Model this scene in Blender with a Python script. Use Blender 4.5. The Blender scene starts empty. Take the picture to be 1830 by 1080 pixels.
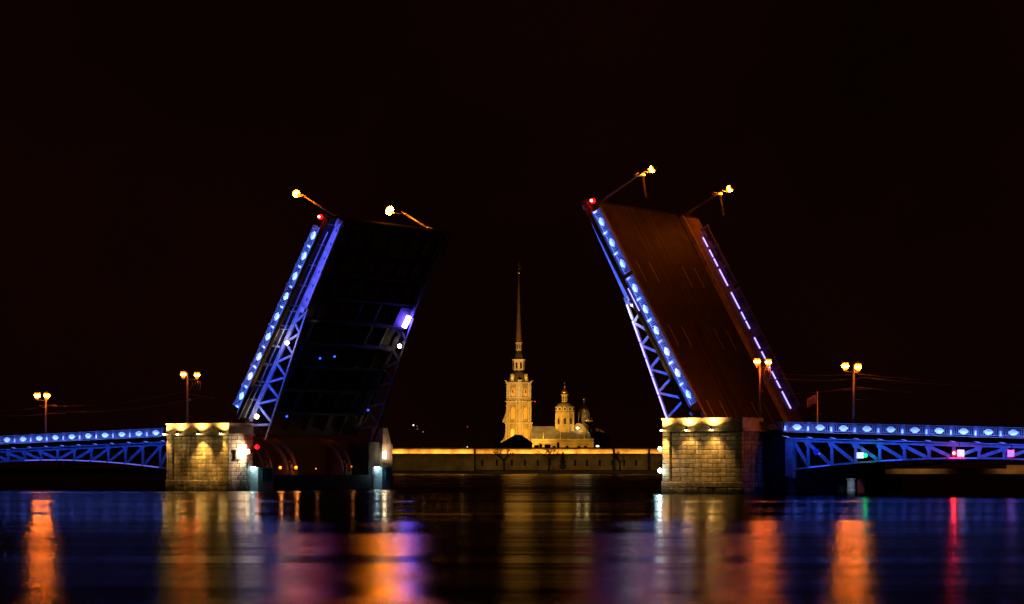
import bpy, math, random
from mathutils import Matrix, Vector
random.seed(7)
R = math.radians
scene = bpy.context.scene
col = scene.collection

# ------------------------------------------------------------------ camera, world, exposure
F = 4950.0                      # focal length in pixels of the 1830 px wide frame
CAM_H = 3.15
cam_d = bpy.data.cameras.new('camera')
cam_d.sensor_width = 36.0
cam_d.lens = 36.0 * F / 1830.0
cam_d.shift_y = (836.0 - 540.0) / 1830.0
cam_d.clip_start = 1.0
cam_d.clip_end = 9000.0
cam = bpy.data.objects.new('camera', cam_d)
cam.location = (0, 0, CAM_H)
cam.rotation_euler = (R(90), 0, 0)
col.objects.link(cam)
scene.camera = cam

world = bpy.data.worlds.new('World')
scene.world = world
world.use_nodes = True
wn = world.node_tree.nodes
wl = world.node_tree.links
for n in list(wn): wn.remove(n)
wo = wn.new('ShaderNodeOutputWorld')
sky = wn.new('ShaderNodeTexSky'); sky.sky_type = 'NISHITA'; sky.sun_disc = False
sky.sun_elevation = R(-6); sky.sun_rotation = R(160)
b1 = wn.new('ShaderNodeBackground'); b1.inputs['Strength'].default_value = 0.0004
b2 = wn.new('ShaderNodeBackground'); b2.inputs['Color'].default_value = (0.0036, 0.0007, 0.0003, 1); b2.inputs['Strength'].default_value = 1.0
wtc = wn.new('ShaderNodeTexCoord'); wno = wn.new('ShaderNodeTexNoise'); wno.inputs['Scale'].default_value = 7.0; wno.inputs['Detail'].default_value = 4
wl.new(wtc.outputs['Generated'], wno.inputs['Vector'])
wmr = wn.new('ShaderNodeMapRange'); wmr.inputs['From Min'].default_value = .3; wmr.inputs['From Max'].default_value = .7
wmr.inputs['To Min'].default_value = .55; wmr.inputs['To Max'].default_value = 1.3
wl.new(wno.outputs['Fac'], wmr.inputs['Value']); wl.new(wmr.outputs[0], b2.inputs['Strength'])
ad = wn.new('ShaderNodeAddShader')
wl.new(sky.outputs[0], b1.inputs['Color']); wl.new(b1.outputs[0], ad.inputs[0]); wl.new(b2.outputs[0], ad.inputs[1])
wl.new(ad.outputs[0], wo.inputs['Surface'])

scene.view_settings.view_transform = 'Standard'
scene.view_settings.look = 'None'
scene.view_settings.exposure = 0.0
scene.view_settings.gamma = 1.0
scene.view_settings.use_curve_mapping = False
scene.render.engine = 'CYCLES'
scene.cycles.use_denoising = True
try: scene.cycles.denoiser = 'OPENIMAGEDENOISE'
except Exception: pass
scene.cycles.max_bounces = 4
scene.cycles.diffuse_bounces = 2
scene.cycles.glossy_bounces = 2
scene.cycles.transmission_bounces = 2
scene.cycles.sample_clamp_indirect = 20.0
scene.cycles.use_light_tree = True
scene.cycles.caustics_reflective = False
scene.cycles.caustics_refractive = False

# ------------------------------------------------------------------ materials
MATS = {}
def mat(name, base, rough=0.6, metal=0.0, var=0.0, scale=1.0, bump=0.0, rnd=0.0, emit=None, estr=0.0, dark=None, coords='Object'):
    if name in MATS: return MATS[name]
    m = bpy.data.materials.new(name); m.use_nodes = True
    nt = m.node_tree; p = nt.nodes['Principled BSDF']
    p.inputs['Base Color'].default_value = (*base, 1)
    p.inputs['Roughness'].default_value = rough
    p.inputs['Metallic'].default_value = metal
    src = None
    if var > 0 or bump > 0:
        tc = nt.nodes.new('ShaderNodeTexCoord')
        no = nt.nodes.new('ShaderNodeTexNoise'); no.inputs['Scale'].default_value = scale
        no.inputs['Detail'].default_value = 6; no.inputs['Roughness'].default_value = 0.65
        nt.links.new(tc.outputs[coords], no.inputs['Vector'])
    if var > 0:
        mx = nt.nodes.new('ShaderNodeMix'); mx.data_type = 'RGBA'
        d = dark or tuple(c * (1 - var) for c in base)
        mx.inputs['A'].default_value = (*d, 1)
        mx.inputs['B'].default_value = (*[min(1, c * (1 + var * .5)) for c in base], 1)
        rp = nt.nodes.new('ShaderNodeMapRange'); rp.inputs['From Min'].default_value = .35; rp.inputs['From Max'].default_value = .65
        nt.links.new(no.outputs['Fac'], rp.inputs['Value']); nt.links.new(rp.outputs[0], mx.inputs['Factor'])
        src = mx.outputs['Result']
    if rnd > 0:
        oi = nt.nodes.new('ShaderNodeObjectInfo')
        mr = nt.nodes.new('ShaderNodeMapRange'); mr.inputs['To Min'].default_value = 1 - rnd; mr.inputs['To Max'].default_value = 1 + rnd * .4
        nt.links.new(oi.outputs['Random'], mr.inputs['Value'])
        vm = nt.nodes.new('ShaderNodeVectorMath'); vm.operation = 'SCALE'
        if src: nt.links.new(src, vm.inputs[0])
        else: vm.inputs[0].default_value = base
        nt.links.new(mr.outputs[0], vm.inputs['Scale']); src = vm.outputs[0]
    if src: nt.links.new(src, p.inputs['Base Color'])
    if bump > 0:
        b = nt.nodes.new('ShaderNodeBump'); b.inputs['Strength'].default_value = bump; b.inputs['Distance'].default_value = 0.05
        nt.links.new(no.outputs['Fac'], b.inputs['Height']); nt.links.new(b.outputs[0], p.inputs['Normal'])
    if emit:
        p.inputs['Emission Color'].default_value = (*emit, 1); p.inputs['Emission Strength'].default_value = estr
    MATS[name] = m
    return m

GRANITE = mat('granite', (.43, .37, .28), .8, var=.45, scale=2.2, bump=.5, rnd=.42)
MORTAR = mat('mortar', (.10, .085, .07), .95, var=.3, scale=5)
GRANITE_D = mat('granite_plain', (.38, .33, .25), .85, var=.4, scale=1.5, bump=.4)
GRANITE_X = mat('shaded_granite', (.035, .03, .027), .9, var=.4, scale=1.2, bump=.4)  # granite blackened in its colour, standing for the unlit chamber and foundation
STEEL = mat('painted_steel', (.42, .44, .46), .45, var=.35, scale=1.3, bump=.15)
FSTEEL = mat('far_girder_steel', (.12, .12, .13), .5, var=.4, scale=1.3)  # darker copy of painted steel, shade of far girder and edge beam in colour
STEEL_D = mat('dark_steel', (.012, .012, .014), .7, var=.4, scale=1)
RUST = mat('rusty_machine_steel', (.16, .09, .05), .7, var=.5, scale=3, bump=.3)
IRON = mat('cast_iron_paint', (.11, .12, .15), .45, var=.2, scale=6)
MEDAL = mat('pale_lit_iron', (.82, .82, .82), .5, var=.12, scale=9, bump=.5)  # railing iron paled in its colour so medallions and post feet look lit
ASPH = mat('deck_asphalt', (.034, .026, .020), .75, var=.55, scale=.45, bump=.3)
FOOTN = mat('shaded_footway', (.03, .025, .022), .9, var=.4, scale=.8)  # slab colour darkened for the shade on the leaf's edge and underside
FOOT = mat('footway_slab', (.16, .12, .09), .8, var=.35, scale=.8)
PAINTW = mat('road_paint', (.6, .55, .42), .7, var=.4, scale=2)
RAILM = mat('tram_rail_steel', (.13, .10, .08), .6)
POLE = mat('lamp_pole_paint', (.10, .09, .08), .5, var=.3, scale=3)
SODIUM = mat('sodium_lamp_glass', (.9, .7, .4), .3, emit=(1.0, .20, .008), estr=2.6)
SODIUM_B = mat('sodium_lamp_core', (.9, .7, .4), .3, emit=(1.0, .18, .0045), estr=340)
SODIUM_C = mat('sodium_lamp_weak_core', (.9, .7, .4), .3, emit=(1.0, .17, .014), estr=80)
SODIUM_X = mat('sodium_lamp_facing_core', (.9, .7, .4), .3, emit=(1.0, .21, .0040), estr=1300)
REDL = mat('red_signal_glass', (.8, .05, .05), .3, emit=(1.0, .001, .004), estr=8)
REDC = mat('red_signal_core', (.8, .2, .1), .3, emit=(1.0, .02, .012), estr=260)
GREENL = mat('green_signal_glass', (.05, .7, .2), .3, emit=(.003, 1.0, .12), estr=5)
WHITEL = mat('white_flood_glass', (.9, .9, .85), .3, emit=(1.0, .78, .48), estr=30)
SCONCE = mat('sconce_glass', (.9, .9, .8), .3, emit=(1.0, .66, .22), estr=120)
COLDL = mat('cold_flood_glass', (.9, .9, .95), .3, emit=(.55, .9, 1.0), estr=60)
LEDV = mat('led_violet_white', (.8, .8, .9), .3, emit=(.26, .21, 1.0), estr=3.4)
LEDV2 = mat('led_violet_dim', (.8, .8, .9), .3, emit=(.22, .20, 1.0), estr=2.0)
LEDB = mat('led_blue', (.3, .4, .9), .3, emit=(.03, .08, 1.0), estr=3)
TICK = mat('led_flood_glass', (.8, .8, .9), .3, emit=(.25, .28, 1.0), estr=1.1)
SIGNW = mat('lit_white_sign', (.8, .8, .85), .5, emit=(.72, .74, 1.0), estr=1.1)
SIGNP = mat('pink_neon_tube', (.9, .2, .5), .4, emit=(1.0, .04, .45), estr=1.6)
SIGNPB = mat('sign_board_lavender', (.7, .6, .8), .5, emit=(.42, .42, 1.0), estr=.7)
MARKM = mat('sign_mark_dark', (.05, .02, .10), .6)
BUOYW = mat('buoy_white_paint', (.7, .72, .7), .4, var=.3, scale=2)
BUOYR = mat('buoy_red_paint', (.35, .03, .02), .5, var=.3, scale=2)
TEAL = mat('teal_painted_plate', (.02, .30, .26), .5, var=.3, scale=3)
CLOTH = mat('flag_cloth', (.13, .06, .05), .9, var=.5, scale=1)

# ------------------------------------------------------------------ mesh helpers
class MB:
    def __init__(self): self.v = []; self.f = []
    def quadbox(self, pts):      # 8 points: bottom 4, top 4
        b = len(self.v); self.v += [tuple(p) for p in pts]
        for f in ((0,3,2,1),(4,5,6,7),(0,1,5,4),(1,2,6,5),(2,3,7,6),(3,0,4,7)):
            self.f.append(tuple(b+i for i in f))
        return self
    def box(self, x0, x1, y0, y1, z0, z1):
        return self.quadbox([(x0,y0,z0),(x1,y0,z0),(x1,y1,z0),(x0,y1,z0),(x0,y0,z1),(x1,y0,z1),(x1,y1,z1),(x0,y1,z1)])
    def bar(self, a, b, w, h=None, up=(0,1,0)):   # rectangular bar from a to b, w across 'up' side, h along up
        h = h or w
        a = Vector(a); b = Vector(b); d = (b-a).normalized(); u = Vector(up)
        s = d.cross(u)
        if s.length < 1e-4: s = d.cross(Vector((1,0,0)))
        s.normalize(); u = s.cross(d).normalized()
        s *= w/2; u *= h/2
        return self.quadbox([a-s-u, a+s-u, a+s+u, a-s+u, b-s-u, b+s-u, b+s+u, b-s+u])
    def tube(self, a, b, r0, r1=None, n=8, cap=True):
        r1 = r0 if r1 is None else r1
        a = Vector(a); b = Vector(b); d = (b-a).normalized()
        s = d.cross(Vector((0,0,1)))
        if s.length < 1e-3: s = d.cross(Vector((1,0,0)))
        s.normalize(); t = d.cross(s)
        k = len(self.v)
        for c, r in ((a, r0), (b, r1)):
            for i in range(n):
                an = 2*math.pi*i/n
                self.v.append(tuple(c + s*math.cos(an)*r + t*math.sin(an)*r))
        for i in range(n):
            j = (i+1) % n; self.f.append((k+i, k+j, k+n+j, k+n+i))
        if cap:
            self.f.append(tuple(k+i for i in reversed(range(n)))); self.f.append(tuple(k+n+i for i in range(n)))
        return self
    def lathe(self, prof, n=16, c=(0,0,0), rot=0, sx=1, sy=1):
        k = len(self.v)
        for r, z in prof:
            for i in range(n):
                a = 2*math.pi*i/n + rot
                self.v.append((c[0]+r*math.cos(a)*sx, c[1]+r*math.sin(a)*sy, c[2]+z))
        for j in range(len(prof)-1):
            for i in range(n):
                i2 = (i+1) % n
                self.f.append((k+j*n+i, k+j*n+i2, k+(j+1)*n+i2, k+(j+1)*n+i))
        self.f.append(tuple(k+i for i in reversed(range(n))))
        m = k+(len(prof)-1)*n
        self.f.append(tuple(m+i for i in range(n)))
        return self
    def prism(self, poly, axis, a, b):   # poly in the other two axes
        k = len(self.v); n = len(poly)
        for t in (a, b):
            for p in poly:
                q = list(p); q.insert(axis, t); self.v.append(tuple(q))
        for i in range(n):
            j = (i+1) % n; self.f.append((k+i, k+j, k+n+j, k+n+i))
        self.f.append(tuple(k+i for i in reversed(range(n)))); self.f.append(tuple(k+n+i for i in range(n)))
        return self
    def mesh(self, name, m, smooth=False):
        me = bpy.data.meshes.new(name); me.from_pydata(self.v, [], self.f)
        me.materials.append(m); me.validate(); me.update()
        import bmesh
        bm = bmesh.new(); bm.from_mesh(me); bmesh.ops.recalc_face_normals(bm, faces=bm.faces); bm.to_mesh(me); bm.free()
        if smooth:
            for p in me.polygons: p.use_smooth = True
        return me
    def build(self, name, m, parent=None, smooth=False):
        o = bpy.data.objects.new(name, self.mesh(name, m, smooth)); col.objects.link(o)
        if parent: o.parent = parent
        return o

def inst(name, me, parent, loc=(0,0,0), rot=(0,0,0), scale=(1,1,1)):
    o = bpy.data.objects.new(name, me); col.objects.link(o); o.parent = parent
    o.location = loc; o.rotation_euler = rot; o.scale = scale
    return o
def tag(o, label=None, cat=None, group=None, kind=None):
    if label: o['label'] = label
    if cat: o['category'] = cat
    if group: o['group'] = group
    if kind: o['kind'] = kind
    return o
def empty(name, m):
    o = bpy.data.objects.new(name, None); col.objects.link(o); o.matrix_world = m if isinstance(m, Matrix) else Matrix.Translation(m)
    o.empty_display_size = .5
    return o
def light(name, kind, parent, loc, power, color, aim=None, **kw):
    d = bpy.data.lights.new(name, kind); d.energy = power; d.color = color
    for k, v in kw.items(): setattr(d, k, v)
    o = bpy.data.objects.new(name, d); col.objects.link(o); o.parent = parent
    o.location = loc
    if aim is not None:
        dr = (Vector(aim)-Vector(loc)).normalized()
        o.rotation_euler = dr.to_track_quat('-Z', 'Y').to_euler()
    return o
def strip_light(name, parent, a, b, toward, width, power, color, spread=R(150)):
    """long thin area lamp from a to b, shining along 'toward'"""
    d = bpy.data.lights.new(name, 'AREA'); d.shape = 'RECTANGLE'; d.size = (Vector(b)-Vector(a)).length; d.size_y = width
    d.energy = power; d.color = color; d.spread = spread
    o = bpy.data.objects.new(name, d); col.objects.link(o); o.parent = parent
    x = (Vector(b)-Vector(a)).normalized(); z = -Vector(toward).normalized(); y = z.cross(x).normalized(); z = x.cross(y)
    m = Matrix((x, y, z)).transposed().to_4x4(); m.translation = (Vector(a)+Vector(b))/2
    o.matrix_local = m
    return o

# stone: chamfered unit block (x,y,z in -.5...5), face towards -y
def stone_mesh(m):
    b = MB(); c = .035
    b.v = [(-.5,.5,-.5),(.5,.5,-.5),(.5,.5,.5),(-.5,.5,.5),
           (-.5,-.42,-.5),(.5,-.42,-.5),(.5,-.42,.5),(-.5,-.42,.5),
           (-.5+c,-.5,-.5+c*2),(.5-c,-.5,-.5+c*2),(.5-c,-.5,.5-c*2),(-.5+c,-.5,.5-c*2)]
    b.f = [(0,1,2,3),(0,4,5,1),(1,5,6,2),(2,6,7,3),(3,7,4,0),(4,8,9,5),(5,9,10,6),(6,10,11,7),(7,11,8,4),(8,11,10,9)]
    return b.mesh('stone', m)
def tide(m):
    nt = m.node_tree; p = nt.nodes['Principled BSDF']; lk = p.inputs['Base Color'].links[0].from_socket
    ge = nt.nodes.new('ShaderNodeNewGeometry'); se = nt.nodes.new('ShaderNodeSeparateXYZ'); nt.links.new(ge.outputs['Position'], se.inputs[0])
    no = nt.nodes.new('ShaderNodeTexNoise'); no.inputs['Scale'].default_value = .9; no.inputs['Detail'].default_value = 5; nt.links.new(ge.outputs['Position'], no.inputs['Vector'])
    ad_ = nt.nodes.new('ShaderNodeMath'); ad_.operation = 'MULTIPLY_ADD'; ad_.inputs[1].default_value = -2.2; nt.links.new(no.outputs['Fac'], ad_.inputs[0]); nt.links.new(se.outputs['Z'], ad_.inputs[2])
    mr_ = nt.nodes.new('ShaderNodeMapRange'); mr_.inputs['From Min'].default_value = -.9; mr_.inputs['From Max'].default_value = -.2
    nt.links.new(ad_.outputs[0], mr_.inputs['Value'])
    mx = nt.nodes.new('ShaderNodeMix'); mx.data_type = 'RGBA'; mx.inputs['A'].default_value = (.05,.05,.035,1)
    nt.links.new(mr_.outputs[0], mx.inputs['Factor']); nt.links.new(lk, mx.inputs['B'])
    # streaky soot running down the joints
    mp_ = nt.nodes.new('ShaderNodeMapping'); mp_.inputs['Scale'].default_value = (1.6,1.6,.16); nt.links.new(ge.outputs['Position'], mp_.inputs['Vector'])
    n2_ = nt.nodes.new('ShaderNodeTexNoise'); n2_.inputs['Scale'].default_value = 1; n2_.inputs['Detail'].default_value = 5; nt.links.new(mp_.outputs[0], n2_.inputs['Vector'])
    m2_ = nt.nodes.new('ShaderNodeMapRange'); m2_.inputs['From Min'].default_value = .42; m2_.inputs['From Max'].default_value = .62; m2_.inputs['To Min'].default_value = .58
    nt.links.new(n2_.outputs['Fac'], m2_.inputs['Value'])
    vm = nt.nodes.new('ShaderNodeVectorMath'); vm.operation = 'SCALE'; nt.links.new(mx.outputs['Result'], vm.inputs[0]); nt.links.new(m2_.outputs[0], vm.inputs['Scale'])
    nt.links.new(vm.outputs[0], p.inputs['Base Color'])
tide(GRANITE)
STONE = stone_mesh(GRANITE)

# ------------------------------------------------------------------ bridge frame
PH = R(32)
BM = Matrix.Translation((0, 360, 0)) @ Matrix.Rotation(-PH, 4, 'Z')
XC = -8.6                       # centre of the opening along the bridge
WID = 27.8
def BX(x, y, z): return BM @ Matrix.Translation((x, y, z))
BLUE = (.018, .085, 1.0)
RBLUE = (.10, .19, 1.0)
VIOLET = (.13, .09, 1.0)
WARM = (1.0, .51, .10)
SOD = (1.0, .12, .007)

# ================================================================== water and far ground
wb = MB(); wb.v = [(-1500,-60,0),(1500,-60,0),(1500,1436,0),(-1500,1436,0)]; wb.f = [(0,1,2,3)]
wm = bpy.data.materials.new('river_water'); wm.use_nodes = True
nt = wm.node_tree; p = nt.nodes['Principled BSDF']
p.inputs['Base Color'].default_value = (.0015, .002, .004, 1); p.inputs['IOR'].default_value = 1.333
p.inputs['Specular IOR Level'].default_value = .5
geo = nt.nodes.new('ShaderNodeNewGeometry')
mp = nt.nodes.new('ShaderNodeMapping'); mp.inputs['Scale'].default_value = (.0035, .03, 1)
nt.links.new(geo.outputs['Position'], mp.inputs['Vector'])
n1 = nt.nodes.new('ShaderNodeTexNoise'); n1.inputs['Scale'].default_value = 1.0; n1.inputs['Detail'].default_value = 3
nt.links.new(mp.outputs[0], n1.inputs['Vector'])
sx_ = nt.nodes.new('ShaderNodeSeparateXYZ'); nt.links.new(geo.outputs['Position'], sx_.inputs[0])
# calm and ruffled lanes of the river, their edges wandered by the noise
ma = nt.nodes.new('ShaderNodeMath'); ma.operation = 'MULTIPLY_ADD'; ma.inputs[1].default_value = 46.0; 
nt.links.new(n1.outputs['Fac'], ma.inputs[0]); nt.links.new(sx_.outputs['Y'], ma.inputs[2])
mb_ = nt.nodes.new('ShaderNodeMapRange'); mb_.inputs['From Min'].default_value = 23; mb_.inputs['From Max'].default_value = 523
nt.links.new(ma.outputs[0], mb_.inputs['Value'])
rp = nt.nodes.new('ShaderNodeValToRGB'); els = rp.color_ramp.elements
def stop(yy, v):
    e = els.new(yy/500.0); e.color = (v, v, v, 1)
els[0].position = 0; els[0].color = (.235,.235,.235,1); els[1].position = 1; els[1].color = (.26,.26,.26,1)
for yy, v in ((80,.225),(98,.20),(112,.235),(135,.20),(150,.21),(164,.165),(190,.145),(238,.14),(256,.18),(276,.22),(300,.17),(322,.18),(350,.26),(400,.34)): stop(yy, v)
nt.links.new(mb_.outputs[0], rp.inputs[0]); mod = nt.nodes.new('ShaderNodeMath'); mod.operation = 'MULTIPLY'
mrr = nt.nodes.new('ShaderNodeMapRange'); mrr.inputs['From Min'].default_value = .35; mrr.inputs['From Max'].default_value = .65
mrr.inputs['To Min'].default_value = .74; mrr.inputs['To Max'].default_value = 1.22
nt.links.new(n1.outputs['Fac'], mrr.inputs['Value']); nt.links.new(rp.outputs[0], mod.inputs[0]); nt.links.new(mrr.outputs[0], mod.inputs[1])
gl_ = nt.nodes.new('ShaderNodeBsdfGlossy'); gl_.distribution = 'BECKMANN'; gl_.inputs['Color'].default_value = (.46,.46,.46,1)
gl_.inputs['Anisotropy'].default_value = .15
cx_ = nt.nodes.new('ShaderNodeCombineXYZ'); cx_.inputs[0].default_value = 0.0; cx_.inputs[1].default_value = 1.0
nt.links.new(cx_.outputs[0], gl_.inputs['Tangent'])
nt.links.new(mod.outputs[0], gl_.inputs['Roughness'])
fr_ = nt.nodes.new('ShaderNodeFresnel'); fr_.inputs['IOR'].default_value = 1.333
df_ = nt.nodes.new('ShaderNodeBsdfDiffuse'); df_.inputs['Color'].default_value = (.0015,.002,.004,1)
mx_ = nt.nodes.new('ShaderNodeMixShader')
nt.links.new(fr_.outputs[0], mx_.inputs[0]); nt.links.new(df_.outputs[0], mx_.inputs[1]); nt.links.new(gl_.outputs[0], mx_.inputs[2])
nt.links.new(mx_.outputs[0], nt.nodes['Material Output'].inputs['Surface'])
mp2 = nt.nodes.new('ShaderNodeMapping'); mp2.inputs['Scale'].default_value = (.03, .42, 1)
nt.links.new(geo.outputs['Position'], mp2.inputs['Vector'])
n2 = nt.nodes.new('ShaderNodeTexNoise'); n2.inputs['Scale'].default_value = 1.0; n2.inputs['Detail'].default_value = 5
nt.links.new(mp2.outputs[0], n2.inputs['Vector'])
bp = nt.nodes.new('ShaderNodeBump'); bp.inputs['Strength'].default_value = .5; bp.inputs['Distance'].default_value = .05
mp3 = nt.nodes.new('ShaderNodeMapping'); mp3.inputs['Scale'].default_value = (.010, .085, 1)
nt.links.new(geo.outputs['Position'], mp3.inputs['Vector'])
n3 = nt.nodes.new('ShaderNodeTexNoise'); n3.inputs['Scale'].default_value = 1.0; n3.inputs['Detail'].default_value = 2
nt.links.new(mp3.outputs[0], n3.inputs['Vector'])
mh = nt.nodes.new('ShaderNodeMath'); mh.operation = 'MULTIPLY_ADD'; mh.inputs[1].default_value = 10.0
nt.links.new(n3.outputs['Fac'], mh.inputs[0]); nt.links.new(n2.outputs['Fac'], mh.inputs[2])
nt.links.new(mh.outputs[0], bp.inputs['Height']); nt.links.new(bp.outputs[0], gl_.inputs['Normal'])
nt.nodes.remove(p)
tag(wb.build('water', wm), kind='structure')

GROUND = mat('shore_earth', (.05, .04, .03), .95, var=.5, scale=.05, coords='Object')
g = MB()
pr = [(1425,-.6),(1432,.15),(1441,1.3),(1446,1.9),(1452,2.0),(6000,2.0),(6000,-2),(1425,-2)]
g.prism(pr, 0, -2500, 2500)
tag(g.build('far_shore_ground', GROUND), kind='structure')

# ================================================================== piers
def stone_course(parent, x0, x1, z0, z1, y, n, off, yaw=0, ox=0, depth=.5):
    """stones of one course on a face; yaw 0 -> face looks to -y; yaw 90 -> face looks to +x (x is then the y coordinate)"""
    xs = [x0]
    step = (x1-x0)/n
    for i in range(1, n): xs.append(x0+step*(i + off) + random.uniform(-.12, .12)*step)
    xs.append(x1)
    for a, b in zip(xs[:-1], xs[1:]):
        if b-a < .15: continue
        pr_ = random.uniform(-.014, .014)
        j = .06
        if yaw == 0:
            inst('stone', STONE, parent, ((a+b)/2, y + depth/2 - pr_, (z0+z1)/2), (0,0,0), (b-a-j, depth, z1-z0-j))
        else:
            inst('stone', STONE, parent, (y - depth/2 + pr_, (a+b)/2, (z0+z1)/2), (0,0,R(90)), (b-a-j, depth, z1-z0-j))

def make_pier(sg):
    """sg -1: left pier, +1: right pier. Empty at water level at the pier's near end; local axes are the bridge's"""
    if sg < 0: xa, xb = XC-44.4, XC-33.5       # left .. right edges of the near pylon
    else:      xa, xb = XC+33.9, XC+45.0
    cx = (xa+xb)/2
    root = empty('bridge_pier', BX(cx, 0, 0))
    w = (xb-xa)/2
    YF = -5.5
    core = MB()
    core.box(-w+.45, w-.45, YF+.75, .0, -2, 7.9)
    core.build('core', MORTAR, root)
    # plinth: two courses, slightly proud
    for k in range(2):
        z0 = .0+k*.72 - (.3 if k == 0 else 0)
        stone_course(root, -w-.12, w+.12, z0, .72*(k+1), YF-.1, 6, .25 if k else -.2)
        stone_course(root, YF+.45, .0, z0, .72*(k+1), w+.12, 3, .2*(k*2-1), yaw=90)
        if sg > 0 or True:
            stone_course(root, YF+.45, .0, z0, .72*(k+1), -w+.38, 3, -.2*(k*2-1), yaw=90)
    nC = 11; ch = (7.55-1.46)/nC
    for k in range(nC):
        z0 = 1.46+k*ch
        pw = 1.05
        stone_course(root, -w, -w+pw, z0, z0+ch, YF, 1, 0)
        stone_course(root, w-pw, w, z0, z0+ch, YF, 1, 0)
        stone_course(root, -w+pw, w-pw, z0, z0+ch, YF+.3, 5, .28 if k % 2 else -.22, depth=.5)
        stone_course(root, YF+.51, .0, z0, z0+ch, w-.02, 3, .25 if k % 2 else -.2, yaw=90)
    # ledge on which the lamps sit, frieze and coping
    led = MB(); led.box(-w-.28, w+.28, YF-.32, .05, 7.58, 7.83)
    led.build('ledge', GRANITE_D, root)
    fr = MB(); fr.box(-w+.02, w-.02, YF+.06, .04, 7.832, 9.02); fr.build('parapet', GRANITE_D, root)
    cp = MB()
    nb = 6
    for i in range(nb):
        a = -w-.1+(2*w+.2)*i/nb
        cpp = MB(); cpp.box(a+.02, a+(2*w+.2)/nb-.02, YF-.06, .06, 9.022, 9.25); cpp.build('coping_stone', GRANITE_D, root)
    # platform under the roadway and the chamber wall behind the leaf
    x_in = (-w if sg > 0 else w)       # channel side
    x_out = x_in + sg*14.6
    lo, hi = sorted((x_in, x_out))
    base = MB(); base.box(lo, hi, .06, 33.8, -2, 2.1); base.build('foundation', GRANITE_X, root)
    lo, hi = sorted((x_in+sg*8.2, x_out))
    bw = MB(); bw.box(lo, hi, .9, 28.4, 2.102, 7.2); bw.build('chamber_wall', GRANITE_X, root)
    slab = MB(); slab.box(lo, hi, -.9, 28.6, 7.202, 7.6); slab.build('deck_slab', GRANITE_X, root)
    # far pylon
    fx0, fx1 = sorted((x_in, x_in+sg*2.4))
    ex0, ex1 = sorted((x_in+sg*.5, x_in+sg*13)); MB().box(ex0, ex1, 28.42, 31.25, 2.102, 6.9).build('end_wall', GRANITE_X, root)
    fp = MB(); fp.box(fx0, fx1, 31.3, 33.9, 2.102, 6.6); fp.build('far_pylon', GRANITE_D, root)
    fp = MB(); fp.quadbox([(fx0,31.4,6.602),(fx1,31.4,6.602),(fx1,33.7,6.602),(fx0,33.7,6.602),
                           (fx0+.2,31.9,9.0),(fx1-.4,31.9,9.0),(fx1-.4,33.2,9.0),(fx0+.2,33.2,9.0)])
    fp.build('far_pylon_cap', GRANITE_D, root)
    return root, cx, w, YF

def sconce(parent, x, y, z, direction=(0,-1,0), up=300, down=200, body=.32, ang=78):
    dx, dy, _ = direction
    c = MB(); r = .16
    px, py = x+dx*.8, y+dy*.8
    c.tube((px, py, z-.22), (px, py, z+.22), r, r, 10)
    c.bar((x, y, z), (px, py, z), .08)
    o = c.build('wall_lamp', STEEL_D, parent)
    gmb = MB(); gmb.tube((px, py, z-.30), (px, py, z-.222), r*.85, r*.85, 10); gmb.build('lamp_glass', SCONCE, o)
    if up: light('up_beam', 'SPOT', o, (px, py, z+.26), up, WARM, (px-dx*.5, py-dy*.5, z+1.2), spot_size=R(140), spot_blend=.9, shadow_soft_size=.12)
    if down: light('down_beam', 'SPOT', o, (px, py, z-.32), down, WARM, (px-dx*.55, py-dy*.55, z-2.6), spot_size=R(ang), spot_blend=1.0, shadow_soft_size=.1)
    return o

pierL, pcxL, pwL, YF = make_pier(-1)
tag(pierL, 'lit granite pier under the left raised leaf with yellow wall lamps', 'bridge pier', 'granite piers beside the opening')
pierR, pcxR, pwR, _ = make_pier(1)
tag(pierR, 'granite pier under the right raised leaf with two yellow lamps on its face', 'bridge pier', 'granite piers beside the opening')
LZ = 8.0
for lx, u_, d_ in ((-pwL+.25, 1600, 2100), (-pwL+2.6, 2100, 350), (.8, 2200, 6500), (pwL-.75, 2100, 2700)):
    sconce(pierL, lx, YF, LZ, up=u_, down=d_, ang=80 if lx == .8 else 60)
for lx in (-1.35, 2.05):
    sconce(pierR, lx-.4, YF, LZ, up=3000, down=2100, ang=95)
sconce(pierR, -pwR+.35, YF, LZ, up=2200, down=6000, ang=60)

# left pier: service window, white work lamp, red and teal lights on the channel side
xf = pwL+.02
o = MB().box(xf+.0, xf+.12, -4.3, -3.0, 4.2, 5.6).build('service_window', STEEL_D, pierL)
MB().box(xf+.121, xf+.15, -4.15, -3.15, 4.35, 5.45).build('pane', mat('dark_pane', (.25,.3,.3), .2), o)
o = MB().box(xf, xf+.5, -1.55, -.85, 5.15, 5.55).build('work_lamp', STEEL_D, pierL)
MB().box(xf+.02, xf+.5, -1.7, -1.552, 5.1, 5.6).build('lamp_glass', WHITEL, o)
light('work_beam', 'SPOT', o, (xf+.9, -1.7, 5.3), 3000, (1.0,.68,.42), (xf-.4, -3.0, 5.2), spot_size=R(150), spot_blend=.8, shadow_soft_size=.25)
o = MB().tube((xf, -.5, 6.0), (xf+.9, -.5, 6.0), .1).build('red_lamp', STEEL_D, pierL)
MB().lathe([(.02,-.3),(.24,-.2),(.3,0),(.24,.2),(.02,.3)], 10, (xf+1.0,-.5,6.0)).build('lamp_glass', REDL, o, True)
light('red_glow', 'POINT', o, (xf+1.4, -.9, 6.0), 12, (1,.03,.02), shadow_soft_size=.2)
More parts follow.
